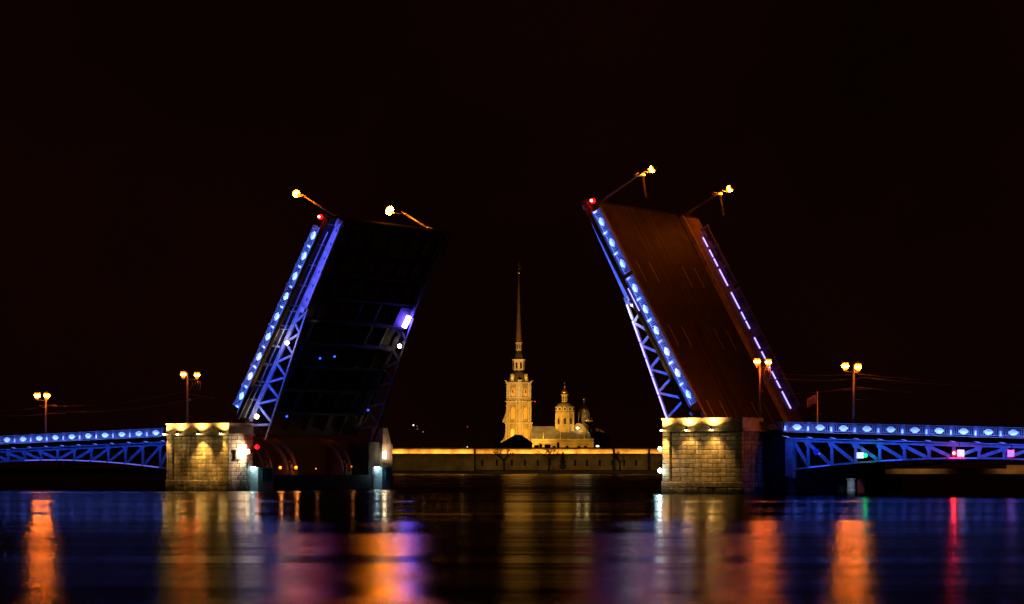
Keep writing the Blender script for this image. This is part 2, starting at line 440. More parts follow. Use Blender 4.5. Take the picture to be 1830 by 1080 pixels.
# fender blocks lit teal
for (y0, y1, pw_) in ((-.9, 2.6, 1), (29.0, 31.2, 2)):
    fb = MB().box(pwL-.2, pwL+1.5, y0, y1, -1, 3.2).build('fender_block', BUOYW, pierL)
    MB().box(pwL+1.501, pwL+1.56, y0+.9, y1-.3, 1.3, 3.0).build('teal_plate', TEAL, fb)
    fl = MB().box(pwL+.4, pwL+.9, y0-.3, y0+.2, 3.25, 3.45).build('fender_lamp', STEEL_D, pierL)
    MB().box(pwL+.42, pwL+.88, y0-.28, y0+.18, 3.2, 3.248).build('lamp_glass', COLDL, fl)
    light('teal_beam', 'SPOT', fl, (pwL+1.6, y0-1.3, 4.4), 260, (.35,.85,1.0), (pwL+1.2, y0+.9, 1.0), spot_size=R(48), spot_blend=.6, shadow_soft_size=.15)
# far pylon lamp
o = MB().box(pwL+.0, pwL+.6, 31.32, 31.7, 4.6, 5.4).build('work_lamp', STEEL_D, pierL)
MB().box(pwL+.25, pwL+.6, 31.1, 31.31, 4.5, 5.5).build('lamp_glass', WHITEL, o)
light('work_beam', 'SPOT', o, (pwL+1.3, 31.6, 5.0), 420, (1.0,.62,.36), (pwL, 32.6, 6.2), spot_size=R(150), spot_blend=.6, shadow_soft_size=.2)
# right pier channel side lamps
xg = -pwR-.02
o = MB().box(xg-.35, xg, -5.2, -4.8, 5.3, 5.7).build('work_lamp', STEEL_D, pierR)
MB().lathe([(.02,-.32),(.18,-.16),(.25,0),(.18,.16),(.02,.26)], 10, (xg-.5,-5.1,5.5)).build('lamp_glass', WHITEL, o, True)
o = MB().box(xg-.35, xg, -5.2, -4.8, 2.6, 3.0).build('signal_lamp', STEEL_D, pierR)
MB().lathe([(.02,-.32),(.18,-.16),(.25,0),(.18,.16),(.02,.26)], 10, (xg-.2,-5.7,2.8)).build('lamp_glass', COLDL, o, True)
light('signal_glow', 'POINT', o, (xg-.2, -6.4, 2.8), 60, (.4,.9,1.0), shadow_soft_size=.3)

# machinery in the left chamber: rack quadrants, lit by two orange lamps
mach = empty('lifting_machinery', BX(pcxL, 0, 2.1))
tag(mach, 'brown curved rack arms and cogs of the lift inside the left pier', 'machinery')
MACH = []
for i, yy in enumerate((3.6, 5.4, 9.2, 11.4, 22.6, 24.6)):
    a = MB(); prev = None
    for k in range(9):
        an = R(-8+k*11); r = 5.0
        p_ = (4.7 - r*(1-math.cos(an))*1.0 - .3, yy, .2+r*math.sin(an)*.98)
        if prev: a.bar(prev, p_, .42, .30)
        prev = p_
    ob = a.build('rack_arm', RUST, mach)
    if i % 2 == 0:
        c = MB(); c.lathe([(.95,-.2),(.95,.2)], 18, (0,0,0)); 
        for q in range(12):
            t = 2*math.pi*q/12; c.bar((.9*math.cos(t), .9*math.sin(t), 0), (1.15*math.cos(t), 1.15*math.sin(t), 0), .2, .35, up=(0,0,1))
        co = c.build('cog_wheel', RUST, mach); co.location = (3.6, yy+.9, 1.0); co.rotation_euler = (R(90), 0, 0)
        b = MB(); b.box(2.0, 4.8, yy+.3, yy+1.5, .0, .55); b.box(2.3, 4.2, yy+.5, yy+1.3, .55, 1.5); b.build('gear_housing', RUST, mach)
for (yy, zz, s_, e_) in ((6.9, 1.05, .22, 60), (10.6, 1.05, .24, 60), (15.4, .9, .1, 4), (24.2, 1.2, .1, 12)):
    l_ = MB(); l_.lathe([(.02,-s_),(s_*.8,-s_*.6),(s_,0),(s_*.8,s_*.6),(.02,s_)], 10, (5.0, yy, zz)).build if False else None
    b = MB().bar((4.9, yy, 0), (4.9, yy, zz-s_), .08); ob = b.build('work_lamp', STEEL_D, mach)
    MB().lathe([(.02,-s_),(s_*.8,-s_*.6),(s_,0),(s_*.8,s_*.6),(.02,s_)], 10, (4.9, yy, zz)).build('lamp_glass', SODIUM, ob, True)
    light('work_glow', 'POINT', ob, (5.4, yy-.3, zz+.3), e_, (1.0, .30, .05), shadow_soft_size=.15)

# ================================================================== railing kit
PANEL = 3.1
def panel_meshes():
    L = PANEL-.34
    f = MB()
    f.box(0, L, -.06, .06, .08, .17); f.box(0, L, -.05, .05, .88, .94); f.box(0, L, -.09, .09, 1.04, 1.14)
    f.box(0, .06, -.05, .05, .17, 1.04); f.box(L-.06, L, -.05, .05, .17, 1.04)
    fr = f.mesh('railing_panel', IRON)
    b = MB()
    x = .16
    while x < L-.1:
        if abs(x-L/2) > .42:
            b.box(x-.045, x+.045, -.03, .03, .17, .88); b.box(x-.06, x+.06, -.04, .04, .48, .56)
        x += .27
    ba = b.mesh('balusters', IRON)
    m = MB(); n = 20
    rings = [(1.0,-.03),(1.0,-.09),(.86,-.11),(.78,-.06),(.55,-.09),(.3,-.13),(.05,-.14)]
    for r, y in rings:
        for i in range(n):
            a = 2*math.pi*i/n; rr = r*(1+.05*math.cos(6*a)) if r < .9 else r
            m.v.append((L/2+.52*rr*math.cos(a), y, .53+.37*rr*math.sin(a)))
    for j in range(len(rings)-1):
        for i in range(n):
            m.f.append((j*n+i, j*n+(i+1) % n, (j+1)*n+(i+1) % n, (j+1)*n+i))
    m.f.append(tuple((len(rings)-1)*n+i for i in range(n)))
    m.f.append(tuple(i for i in reversed(range(n))))
    for sx in (-1, 1):       # side wings of the wreath
        m.box(L/2+sx*.5-.08, L/2+sx*.5+.08, -.08, -.02, .4, .66)
    me = m.mesh('medallion', MEDAL)
    p_ = MB(); p_.box(0, .30, -.15, .15, -.04, 1.10); p_.box(-.04, .34, -.19, .19, 1.10, 1.2); p_.box(-.04, .34, -.19, .19, -.05, .12)
    po = p_.mesh('railing_post', IRON)
    q_ = MB(); q_.box(.03, .27, -.20, -.152, .13, .66); q_.box(.06, .24, -.22, -.2, .18, .5)  # added pale block: brightness at the foot of each post put in as colour
    return fr, ba, me, po, q_.mesh('post_lit_patch', MEDAL)
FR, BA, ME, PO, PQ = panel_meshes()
MEI = ME.copy(); MEI.materials[0] = STEEL_D  # far medallions get a near-black copy, shade put into the colour
def railing_run(root, xs, y, z_of, flip=False, lit=None, parent_cols=True):
    """panels starting at each x in xs"""
    for x in xs:
        z0, z1 = z_of(x), z_of(x+PANEL)
        ry = -math.atan2(z1-z0, PANEL)
        rz = 0
        o = inst('railing_panel', FR, root, (x+.32, y, z0), (0, ry, 0))
        b = inst('balusters', BA, o); b['kind'] = 'stuff'
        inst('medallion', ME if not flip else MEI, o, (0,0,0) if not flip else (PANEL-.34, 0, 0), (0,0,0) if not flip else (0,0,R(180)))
        o = inst('railing_post', PO, root, (x, y, z0), (0, ry, 0))
        if not flip: inst('post_lit_patch', PQ, o)

# ================================================================== fixed spans
def make_span(sg):
    xm0, xm1 = 48.4, 95.0
    root = empty('bridge_span', BX(XC+sg*xm0, 0, 0))
    def lx(xm): return sg*(xm-xm0)
    def rail_z(x):             # base of the railing at local x
        xm = xm0+sg*x
        return 7.62 - .031*(xm-48.2)
    def bot(xm): return 4.32-.0026*(xm-71.3)**2
    def topz(xm): return rail_z(lx(xm))-.95
    # railing
    n = 15
    if sg > 0: xs = [.05+i*PANEL for i in range(n)]
    else: xs = [-(i+1)*PANEL-.05 for i in range(n)]
    railing_run(root, xs, -1.0, rail_z)
    if sg < 0: inst('railing_post', PO, root, (-.30, -1.0, rail_z(-.3)))
    # deck, footway edge
    def strip(name, y0, y1, dz0, dz1, m):
        b = MB()
        for i in range(12):
            a = xm0+(xm1-xm0)*i/12; c = xm0+(xm1-xm0)*(i+1)/12
            p_ = []
            for dz in (dz0, dz1):
                za, zc = rail_z(lx(a))+dz, rail_z(lx(c))+dz
                p_ += [(lx(a),y0,za),(lx(c),y0,zc),(lx(c),y1,zc),(lx(a),y1,za)]
            b.quadbox(p_)
        return b.build(name, m, root)
    strip('footway', -1.35, 2.0, -.16, -.05, FOOT)
    strip('roadway', 2.003, 24.0, -.30, -.10, ASPH)
    strip('far_footway', 24.003, 29.0, -.16, -.05, FOOT)
    strip('edge_beam', -1.30, -1.05, -.62, -.163, STEEL_D)
    strip('top_chord', .85, 1.2, -1.28, -.84, STEEL)
    strip('service_pipe', -.32, -.22, -.86, -.80, STEEL)
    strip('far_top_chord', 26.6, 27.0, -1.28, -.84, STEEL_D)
    # truss: verticals every PANEL, diagonals leaning to mid span, arched bottom chord
    k0 = 50.7
    vs = [k0+3.18*i for i in range(14)]
    for side, y in (('', 1.0), ('far_', 26.8)):
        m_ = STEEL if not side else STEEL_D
        bc = MB()
        pts = [xm0]+vs
        for a, c in zip(pts[:-1], pts[1:]):
            bc.quadbox([(lx(a),y-.22,bot(a)-.16),(lx(c),y-.22,bot(c)-.16),(lx(c),y+.22,bot(c)-.16),(lx(a),y+.22,bot(a)-.16),
                        (lx(a),y-.22,bot(a)+.06),(lx(c),y-.22,bot(c)+.06),(lx(c),y+.22,bot(c)+.06),(lx(a),y+.22,bot(a)+.06)])
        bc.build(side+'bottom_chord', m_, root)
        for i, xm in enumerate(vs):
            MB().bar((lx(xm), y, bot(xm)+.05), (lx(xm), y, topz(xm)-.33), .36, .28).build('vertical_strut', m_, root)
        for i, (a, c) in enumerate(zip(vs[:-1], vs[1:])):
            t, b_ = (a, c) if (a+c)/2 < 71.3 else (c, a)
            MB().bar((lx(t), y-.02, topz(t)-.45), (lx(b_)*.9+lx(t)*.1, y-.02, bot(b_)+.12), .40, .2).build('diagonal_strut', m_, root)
            if not side:
                MB().prism([(lx(t)-.5, topz(t)-.33), (lx(t)+.5, topz(t)-.33), (lx(t)+.25, topz(t)-.85), (lx(t)-.25, topz(t)-.85)], 1, .80, .84).build('gusset_plate', STEEL, root)
    # first diagonal and end post
    MB().bar((lx(xm0+.45), .98, topz(xm0)-.45), (lx(vs[0]), .98, bot(vs[0])+.12), .40, .2).build('diagonal_strut', STEEL, root)
    ep = MB(); a, b_ = sorted((lx(xm0)-sg*.6, lx(xm0)+sg*.45)); ep.box(a, b_, .5, 1.6, 1.9, topz(xm0)+.1); ep.build('end_post', STEEL, root)
    # brackets and LED floods under the footway
    for i in range(15):
        xm = xm0+.3+i*PANEL
        MB().prism([(1.0, rail_z(lx(xm))-.85), (-1.0, rail_z(lx(xm))-.42), (-1.0, rail_z(lx(xm))-.165), (1.0, rail_z(lx(xm))-.32)], 0, lx(xm)-.06, lx(xm)+.06).build('bracket', STEEL_D, root)
        f_ = MB(); z = rail_z(lx(xm))-.66
        f_.bar((lx(xm)-.42, -1.12, z+.10), (lx(xm)+.42, -1.12, z-.10 if True else z), .07, .10); ob = f_.build('led_flood', TICK, root)
    # lower chord LED line: broken segments
    for i, (a, c) in enumerate(zip(vs[:-1], vs[1:])):
        if sg < 0 and (a > 70 and i % 2 == 0 or a > 77): continue
        if sg > 0 and i % 3: continue
        q = MB(); q.bar((lx(a+.15), .76, bot(a+.15)-.06), (lx(c-.15), .76, bot(c-.15)-.06), .035, .035)
        q.build('led_strip', LEDV2 if (sg < 0) else LEDB, root)
    # floor beams and far side
    for xm in vs[::2]:
        MB().box(lx(xm)-.15, lx(xm)+.15, 1.3, 26.5, topz(xm)-.3, topz(xm)+.3).build('floor_beam', STEEL_D, root)
    # lamps washing railing and truss
    for i in range(5):
        a, c = xm0+i*9.3+.1, xm0+(i+1)*9.3-.1
        za, zc = rail_z(lx(a)), rail_z(lx(c))
        strip_light('railing_wash', root, (lx(a), -1.62, za-.10), (lx(c), -1.62, zc-.10), (0, .62, .78), .05, 215*random.uniform(.75,1.2), RBLUE, R(120))
        strip_light('truss_wash', root, (lx(a), -1.0, za-.75), (lx(c), -1.0, zc-.75), (0, .55, -.83), .05, (165 if sg > 0 else 92)*random.uniform(.8,1.2), BLUE, R(170))
    return root, rail_z, lx
spanL, rzL, lxL = make_span(-1)
tag(spanL, 'blue lit fixed truss span running out of the left edge of the photo', 'bridge span', 'fixed truss spans')
spanR, rzR, lxR = make_span(1)
tag(spanR, 'blue lit fixed truss span with signals hung on it, right of the opening', 'bridge span', 'fixed truss spans')
# unlit railing section on top of each pier's outer part
for pr_, cx_, sg in ((pierL, pcxL, -1), (pierR, pcxR, 1)):
    x0 = (XC+sg*48.35)-cx_
    xs = [x0-PANEL-.3] if sg > 0 else [x0+.1]
    railing_run(pr_, xs, -.7, lambda x: 7.62)

# ================================================================== raised leaves
A = R(60.5)
LP = 31.0
def make_leaf(sg):
    """sg +1 right leaf, -1 left leaf. local X: along the leaf (tip at X = tx*L), Y across, Z normal to the deck"""
    tx = -1 if sg > 0 else 1
    xm = 20.7+LP*math.cos(A); z = 35.7-LP*math.sin(A)
    ex = Vector((math.cos(A), 0, -math.sin(A))) if sg > 0 else Vector((math.cos(A), 0, math.sin(A)))
    ez = Vector((math.sin(A), 0, math.cos(A))) if sg > 0 else Vector((-math.sin(A), 0, math.cos(A)))
    ey = Vector((0, 1, 0))
    rm = Matrix((ex, ey, ez)).transposed().to_4x4(); rm.translation = (XC+sg*xm, 0, z)
    root = empty('raised_bridge_leaf', BM @ rm)
    def X(l): return tx*(l+LP)         # l = 0 at tip reference, negative down to the heel
    def bx(name, l0, l1, y0, y1, z0, z1, m, par=None):
        a, b = sorted((X(l0), X(l1)))
        return MB().box(a, b, y0, y1, z0, z1).build(name, m, par or root)
    TIP = 1.5; HEEL = -32.0
    # deck
    bx('roadway', HEEL, TIP, 2.0, 23.4, .0, .35, ASPH)
    bx('footway', HEEL+2.5, TIP-.2, -1.2, 1.6, .1, .56, FOOTN)
    bx('far_footway', HEEL, TIP-.2, 24.6, 29.0, .1, .56, FOOT if sg > 0 else FOOTN)
    bx('kerb', HEEL, TIP-.1, 1.62, 1.98, .1, .60, GRANITE_D)
    bx('kerb', HEEL, TIP-.1, 24.2, 24.58, .1, .72, GRANITE_D)
    bx('drain_channel', HEEL, TIP-.15, 23.42, 24.18, .0, .12, STEEL_D)
    bx('edge_lip', TIP, TIP+.12, -1.2, 29.0, -.3, .5, STEEL_D)
    for yy in (9.2, 10.7, 13.6, 15.1):
        bx('tram_rail', HEEL, TIP, yy, yy+.09, .351, .375, RAILM)
    for yy in (4.6, 8.1, 17.0, 20.4):
        for l in (-8.6, -18.2, -29.4):
            bx('lane_mark', l-1.6, l+1.6, yy-.06, yy+.06, .3515, .358, PAINTW)
    # expansion seams and patched asphalt bands
    for l in (-4.5, -10.6, -21.0):
        bx('deck_seam', l-.05, l+.05, 2.05, 23.35, .351, .356, STEEL_D)
    # edge beam with brackets
    bx('edge_beam', -29.6, TIP-.3, -1.25, -1.05, -.22, .095, FSTEEL)
    bx('far_edge_beam', -29.6, TIP-.3, 28.85, 29.05, -.22, .095, STEEL_D)
    # near girder: plate for the upper part, truss for the lower
    TRL = -11.6
    def botn(l): return -1.62-.136*max(0, (-l-12.0)) if l < -12 else -1.62
    def chord(name, y0, y1, zt0, zt1, zb0, zb1, l0, l1, m):
        p_ = [(X(l0),y0,zb0),(X(l1),y0,zb1),(X(l1),y1,zb1),(X(l0),y1,zb0),(X(l0),y0,zt0),(X(l1),y0,zt1),(X(l1),y1,zt1),(X(l0),y1,zt0)]
        return MB().quadbox(p_).build(name, m, root)
    for side, y0, y1 in (('', .75, 1.2), ('far_', 26.6, 27.05)):
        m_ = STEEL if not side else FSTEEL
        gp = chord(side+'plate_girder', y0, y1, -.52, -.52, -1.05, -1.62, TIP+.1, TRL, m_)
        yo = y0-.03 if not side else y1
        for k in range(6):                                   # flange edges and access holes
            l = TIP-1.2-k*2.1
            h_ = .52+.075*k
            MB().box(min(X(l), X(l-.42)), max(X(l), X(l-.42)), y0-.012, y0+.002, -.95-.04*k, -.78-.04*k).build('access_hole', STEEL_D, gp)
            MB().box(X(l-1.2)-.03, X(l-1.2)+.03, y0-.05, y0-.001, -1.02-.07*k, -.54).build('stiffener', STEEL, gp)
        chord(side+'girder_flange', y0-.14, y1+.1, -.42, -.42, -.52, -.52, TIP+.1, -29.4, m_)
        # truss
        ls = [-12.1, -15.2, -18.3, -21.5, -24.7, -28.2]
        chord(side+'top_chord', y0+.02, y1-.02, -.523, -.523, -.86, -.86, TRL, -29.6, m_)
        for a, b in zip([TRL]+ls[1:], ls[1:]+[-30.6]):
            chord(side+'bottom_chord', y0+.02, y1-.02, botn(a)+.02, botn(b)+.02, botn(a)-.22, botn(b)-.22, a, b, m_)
        for i, (a, b) in enumerate(zip(ls[:-1], ls[1:])):
            mid = a*.45+b*.55 if sg > 0 else a*.5+b*.5
            ym = (y0+y1)/2
            MB().bar((X(a), ym, botn(a)), (X(mid-.3), ym, -.80), .30, .24).build('diagonal_strut', m_, root)
            MB().bar((X(mid-.6), ym, -.80), (X(b+.2), ym, botn(b)), .30, .24).build('diagonal_strut', m_, root)
        MB().bar((X(-28.4), ym, botn(-28.4)), (X(-30.2), ym, -.8), .34, .24).build('diagonal_strut', m_, root)
    # inner plate with square signal-white panel where the plate girder ends
    bx('white_marker_plate', TRL-.75, TRL-.05, .66, .74, -1.42, -.78, MEDAL)
    # floor beams + stringers on the underside, heel frame
    for k in range(9):
        l = TIP-.6-k*3.6
        bx('floor_beam', l-.18, l+.18, 1.25, 26.55, -1.3, -.02, STEEL_D)
    for yy in (5.5, 10, 14.5, 19, 23):
        bx('stringer', HEEL+1, TIP-.3, yy-.12, yy+.12, -.75, -.02, STEEL_D)
    for k in range(9):
        l = TIP-1.0-k*3.1
        for yb, ye in ((-1.04, .6), (27.2, 28.84)):
            a, b = sorted((X(l-.05), X(l+.05)))
            MB().box(a, b, yb, ye, -.20, .0).build('bracket', STEEL, root)
    # sidewalk service ladder line (tabs) between railing and girder
    if sg < 0:
        for k in range(6):
            l = -12.6-k*2.75
            MB().box(min(X(l),X(l-.12)), max(X(l),X(l-.12)), -.95, .7, -.42, .02).build('cross_tie', STEEL, root)
        bx('service_pipe', -29.3, -.5, -.35, -.2, -.40, -.25, STEEL)
    # railings
    P0 = -.45
    xs = []
    for k in range(9):
        l0 = P0-k*PANEL-.0
        if sg > 0 and k >= 3: l0 -= .55
        xs.append(X(l0-PANEL) if tx > 0 else X(l0))
    railing_run(root, xs, -1.0, lambda x: .56)
    if sg > 0:
        railing_run(root, xs, 28.0, lambda x: .56, flip=True)
    else:
        railing_run(root, xs, 28.8, lambda x: .56, flip=True)
    return root, X, xs, bx

leafR, XR, xsR, bxR = make_leaf(1)
tag(leafR, 'right raised bridge leaf showing its brown road deck between blue railings', 'bascule leaf', 'raised leaves of the drawbridge')
leafL, XL, xsL, bxL = make_leaf(-1)
tag(leafL, 'left raised bridge leaf seen from its dark underside with blue lit edge', 'bascule leaf', 'raised leaves of the drawbridge')

for root, X, tx, gcol in ((leafR, XR, -1, (.05,.11,1.0)), (leafL, XL, 1, (.09,.10,1.0))):
    for l0, l1 in ((-.3, -9.6), (-10.4, -19.4), (-19.8, -29.0)):
        strip_light('railing_wash', root, (X(l0), -1.62, .42), (X(l1), -1.62, .42), (0, .62, .78), .05, 280*random.uniform(.8,1.2), RBLUE, R(120))
    strip_light('girder_wash', root, (X(1.0), -1.1, -1.1), (X(-11.5), -1.1, -1.5), (0, 1, .12), .05, 260, gcol, R(130))
    strip_light('truss_wash', root, (X(-12.5), -1.1, -1.0), (X(-29.0), -1.1, -1.8), (0, 1, -.05), .05, 300, BLUE, R(130))

# right leaf: LED lines
def botn(l): return -1.62-.136*max(0, (-l-12.0))
for l0, l1 in ((-12.6, -14.6), (-14.9, -17.7), (-17.9, -19.9), (-20.05, -22.4), (-22.55, -24.9), (-25.05, -28.1), (-28.3, -30.4)):
    MB().bar((XR(l0), .62, botn(l0)-.05), (XR(l1), .62, botn(l1)-.05), .15, .12).build('led_strip', LEDV, leafR)
MB().bar((XR(-11.6), -1.3, .30), (XR(-14.9), -1.3, .30), .10, .08).build('led_strip', LEDV, leafR)
for i, x in enumerate(xsR):
    a, b = x+.28, x+PANEL-.2
    if i == 0: a = x+1.4
    segs = [(a, b)] if i % 3 != 1 else [(a, (a+b)/2-.15), ((a+b)/2+.1, b)]
    if i in (5,): segs = [(a+.9, b)]
    for a_, b_ in segs:
        MB().box(a_, b_, 27.15, 27.25, .565, .71).build('led_strip', LEDV, leafR)
        MB().box(a_-.05, b_+.05, 27.28, 27.34, .561, .82).build('led_light_shield', STEEL_D, leafR)  # added plate, stops the strip's light reaching the far railing
strip_light('far_railing_wash', leafR, (XR(-.5), 27.5, .60), (XR(-29), 27.5, .60), (0, 1, .5), .05, 14, (.10,.06,1.0), R(170))

# red navigation lamps on the leaf tips
for root, X in ((leafR, XR), (leafL, XL)):
    o = MB().bar((X(.9), -1.0, .1), (X(.9), -1.0, 1.05), .1).build('warning_lamp', STEEL_D, root)
    MB().lathe([(.02,-.30),(.24,-.22),(.34,0),(.24,.22),(.02,.30)], 12, (X(.9), -1.0, 1.25)).build('lamp_glass', REDL, o, True)
    MB().lathe([(.02,-.16),(.14,-.1),(.17,0),(.14,.1),(.02,.16)], 8, (X(.9)-.0, -1.35, 1.25)).build('lamp_core', REDC, o, True)
    # tip catch bracket
    MB().box(min(X(.5),X(1.7)), max(X(.5),X(1.7)), .55, .72, -.62, -.3).build('tip_latch', STEEL, root)
    MB().box(min(X(1.1),X(1.7)), max(X(1.1),X(1.7)), .2, .74, -.95, -.75).build('tip_latch', STEEL, root)

# left leaf: warm work floods in the truss and violet lamp on the far girder
def flood(root, x, y, z, s, m, power, colr, off, name='work_flood', rad=.15):
    o = MB().box(x-s, x+s, y+s*.5, y+s*1.6, z-s, z+s).build(name, STEEL_D, root)
    MB().lathe([(.02,-s),(s*.8,-s*.7),(s*1.05,0),(s*.8,s*.7),(.02,s)], 10, (x, y, z)).build('lamp_glass', m, o, True)
    if power: light('flood_beam', 'POINT', o, (x+off[0], y+off[1], z+off[2]), power, colr, shadow_soft_size=rad)
flood(leafL, XL(-17.0), .25, -1.35, .26, WHITEL, 26, (1,.85,.6), (.9, -.6, .3))
flood(leafL, XL(-28.3), .25, -1.75, .30, WHITEL, 16, (.8,.85,1.0), (.9, -.6, .2))
flood(leafR, XR(-13.2), .3, -1.0, .13, WHITEL, 70, (1,.9,.5), (.9, -.7, 0.1))
light('truss_glow', 'POINT', leafR, (XR(-15.0), -.1, -1.2), 40, (1,.9,.5), shadow_soft_size=.2)
bxL('violet_lamp', -13.3, -11.5, 25.7, 26.1, -1.75, -1.15, mat('violet_lamp_glass', (.8,.8,1), .3, emit=(.12,.07,1.0), estr=85), leafL)
bxL('lamp_housing', -14.4, -10.4, 23.6, 26.5, -1.08, -1.0, STEEL_D, leafL)  # added shield, keeps the violet lamp's light off the deck underside
light('violet_glow', 'POINT', leafL, (XL(-13.8), 25.5, -2.0), 3, (.15,.08,1), shadow_soft_size=.3)
flood(leafL, XL(-16.1), 26.2, -1.9, .27, WHITEL, 2, (1,.8,.5), (-.8, -.4, -.5), rad=.15)
for (l, y, z) in ((-19.0, 9.0, -1.4), (-18.6, 12.2, -1.4), (-26.5, 25.0, -2.2), (-28, 6.5, -2.0)):
    bxL('marker_led', l-.12, l+.12, y, y+.3, z-.12, z, LEDB, leafL)
light('far_truss_glow', 'POINT', leafL, (XL(-22.5), 26.0, -2.2), 1.5, BLUE, shadow_soft_size=.2)
light('far_truss_glow', 'POINT', leafL, (XL(-26.5), 26.0, -2.6), 3, (.5,.55,1.0), shadow_soft_size=.2)
light('inner_frame_glow', 'POINT', leafL, (XL(-13.2), 4.6, -1.6), 7, (1,.85,.5), shadow_soft_size=.2)

# ================================================================== street lamps
def make_lamp(M, height, arm, label, cat='street lamp', lit=(True, True), power=260, gear=True, big=1.0, arm_dir=(0,1), off=-.25, leafy=False):
    """lamp root at pole base, z along the pole. arm along arm_dir in the local x/y plane"""
    root = empty('street_lamp', M)
    tag(root, label, cat, 'street lamps along the bridge')
    MB().tube((0,0,0), (0,0,height+.3), .17, .11, 10).build('pole', POLE, root, True)
    MB().lathe([(.34,0),(.34,.5),(.24,.6),(.2,1.1)], 10).build('pole_base', POLE, root)
    ax, ay = arm_dir
    MB().bar((ax*(off*arm-.1), ay*(off*arm-.1), height-.62), (ax*((1+off)*arm+.1), ay*((1+off)*arm+.1), height-.62), .09).build('cross_arm', POLE, root)
    for k, t in enumerate((off*arm, (1+off)*arm)):
        px, py = ax*t, ay*t
        if not lit[k]: continue
        lan = MB()
        lan.lathe([(.46,.40),(.48,.44),(.26,.60),(.05,.74)], 6, (px,py,height))
        lan.lathe([(.10,-.62),(.16,-.5),(.22,-.42),(.25,-.38)], 6, (px,py,height))
        for q in range(6):
            a = math.pi/3*q
            lan.bar((px+.26*math.cos(a), py+.26*math.sin(a), height-.44), (px+.45*math.cos(a), py+.45*math.sin(a), height+.40), .035)
        lo = lan.build('lantern', POLE, root)
        gl = MB(); gl.lathe([(.24,-.46),(.43,.39)], 6, (px,py,height)); gl.build('lantern_glass', SODIUM, lo)
        gl = MB(); gl.lathe([(.20*big,-.20*big),(.36*big,-.14*big),(.42*big,.03),(.42*big,.12*big),(.25*big,.2*big)], 12, (px,py,height)); gl.build('lantern_core', SODIUM_X if big > 1.3 else (SODIUM_C if big < 1 else SODIUM_B), lo, True)
        light('lantern_light', 'POINT', lo, (px,py,height-.75), power*.35, SOD, shadow_soft_size=.2)
    return root

# near lamps on fixed parts
def P(x, y, d):      # photo pixel on the plane y=d of the bridge frame -> bridge coordinates
    C, S = math.cos(PH), math.sin(PH)
    u = x-915; Z = (d+360*C)/(u/F*S+C); Xw = u*Z/F
    return Xw*C-(Z-360)*S, CAM_H-(y-836)*Z/F
def lamp_at(xpole, ytop, d, zb, arm, off, label, **kw):
    s, z = P(xpole, ytop, d)
    return make_lamp(BX(s, d, zb), z-zb, arm, label, off=off, **kw), s
lamp1, s1 = lamp_at(82, 708, 2.4, 6.85, 2.1, -.9, 'double lantern street lamp standing on the left fixed span')
lamp2, s2 = lamp_at(335, 670, 2.4, 7.6, 3.1, -.3, 'double lantern street lamp with hooked tram wire gear above the left pier', big=.96)
lamp3, s3 = lamp_at(1358, 647, 2.4, 7.6, 3.1, -.25, 'dark poled double lantern street lamp above the right pier', power=1500, big=.96)
lamp4, s4 = lamp_at(1526, 656, 2.4, 7.2, 3.6, -.68, 'double lantern street lamp standing on the right fixed span')
for l_, n_ in ((lamp2, 1), (lamp3, 1)):
    h = 16.2-7.6
    for k, t in enumerate((.8, 1.5, 2.2, 2.8)):
        b = MB(); prev = None
        for q in range(7):
            pt = (.1+.18*math.sin(q*.7)-.1, t+.12*math.sin(q*.9+k), h-.75-q*.22)
            if prev: b.tube(prev, pt, .05, .05, 6)
            prev = pt
        b.build('wire_hook', POLE, l_)
    MB().bar((0,-.1,h-2.6), (0,6.0,h-3.1), .07).build('lower_bracket', POLE, l_)
for l_, h in ((lamp2, 8.6), (lamp3, 8.5)):
    MB().box(-.05,.2,.15,.55,h-3.6,h-3.3).build('insulator_box', POLE, l_)
    MB().box(-.05,.2,.15,.5,h-5.9,h-5.75).build('insulator_box', POLE, l_)
MB().box(-.3,.3,-.9,-.2,.2,.9).build('switch_box', POLE, lamp1)
for l_ in (lamp1, lamp4):
    MB().bar((-1.6,.3,5.4),(1.6,.3,5.5),.05).build('wire_arm', POLE, l_)
    MB().bar((0,.1,4.2),(-.2,4.5,4.3),.05).build('wire_arm', POLE, l_)

# lamps on the leaves: pole follows the leaf normal
def leaf_lamp(root, X, l, y, h, label, lam):
    m = root.matrix_world.copy() if False else None
    return None
bpy.context.view_layer.update()
def leaf_lamp(root, X, l, y, h, label, arm_dir, arm, off, power=260, lit=(True, False)):
    M = root.matrix_world @ Matrix.Translation((X(l), y, .36))
    return make_lamp(M, h, arm, label, arm_dir=arm_dir, off=off, lit=lit, power=power)
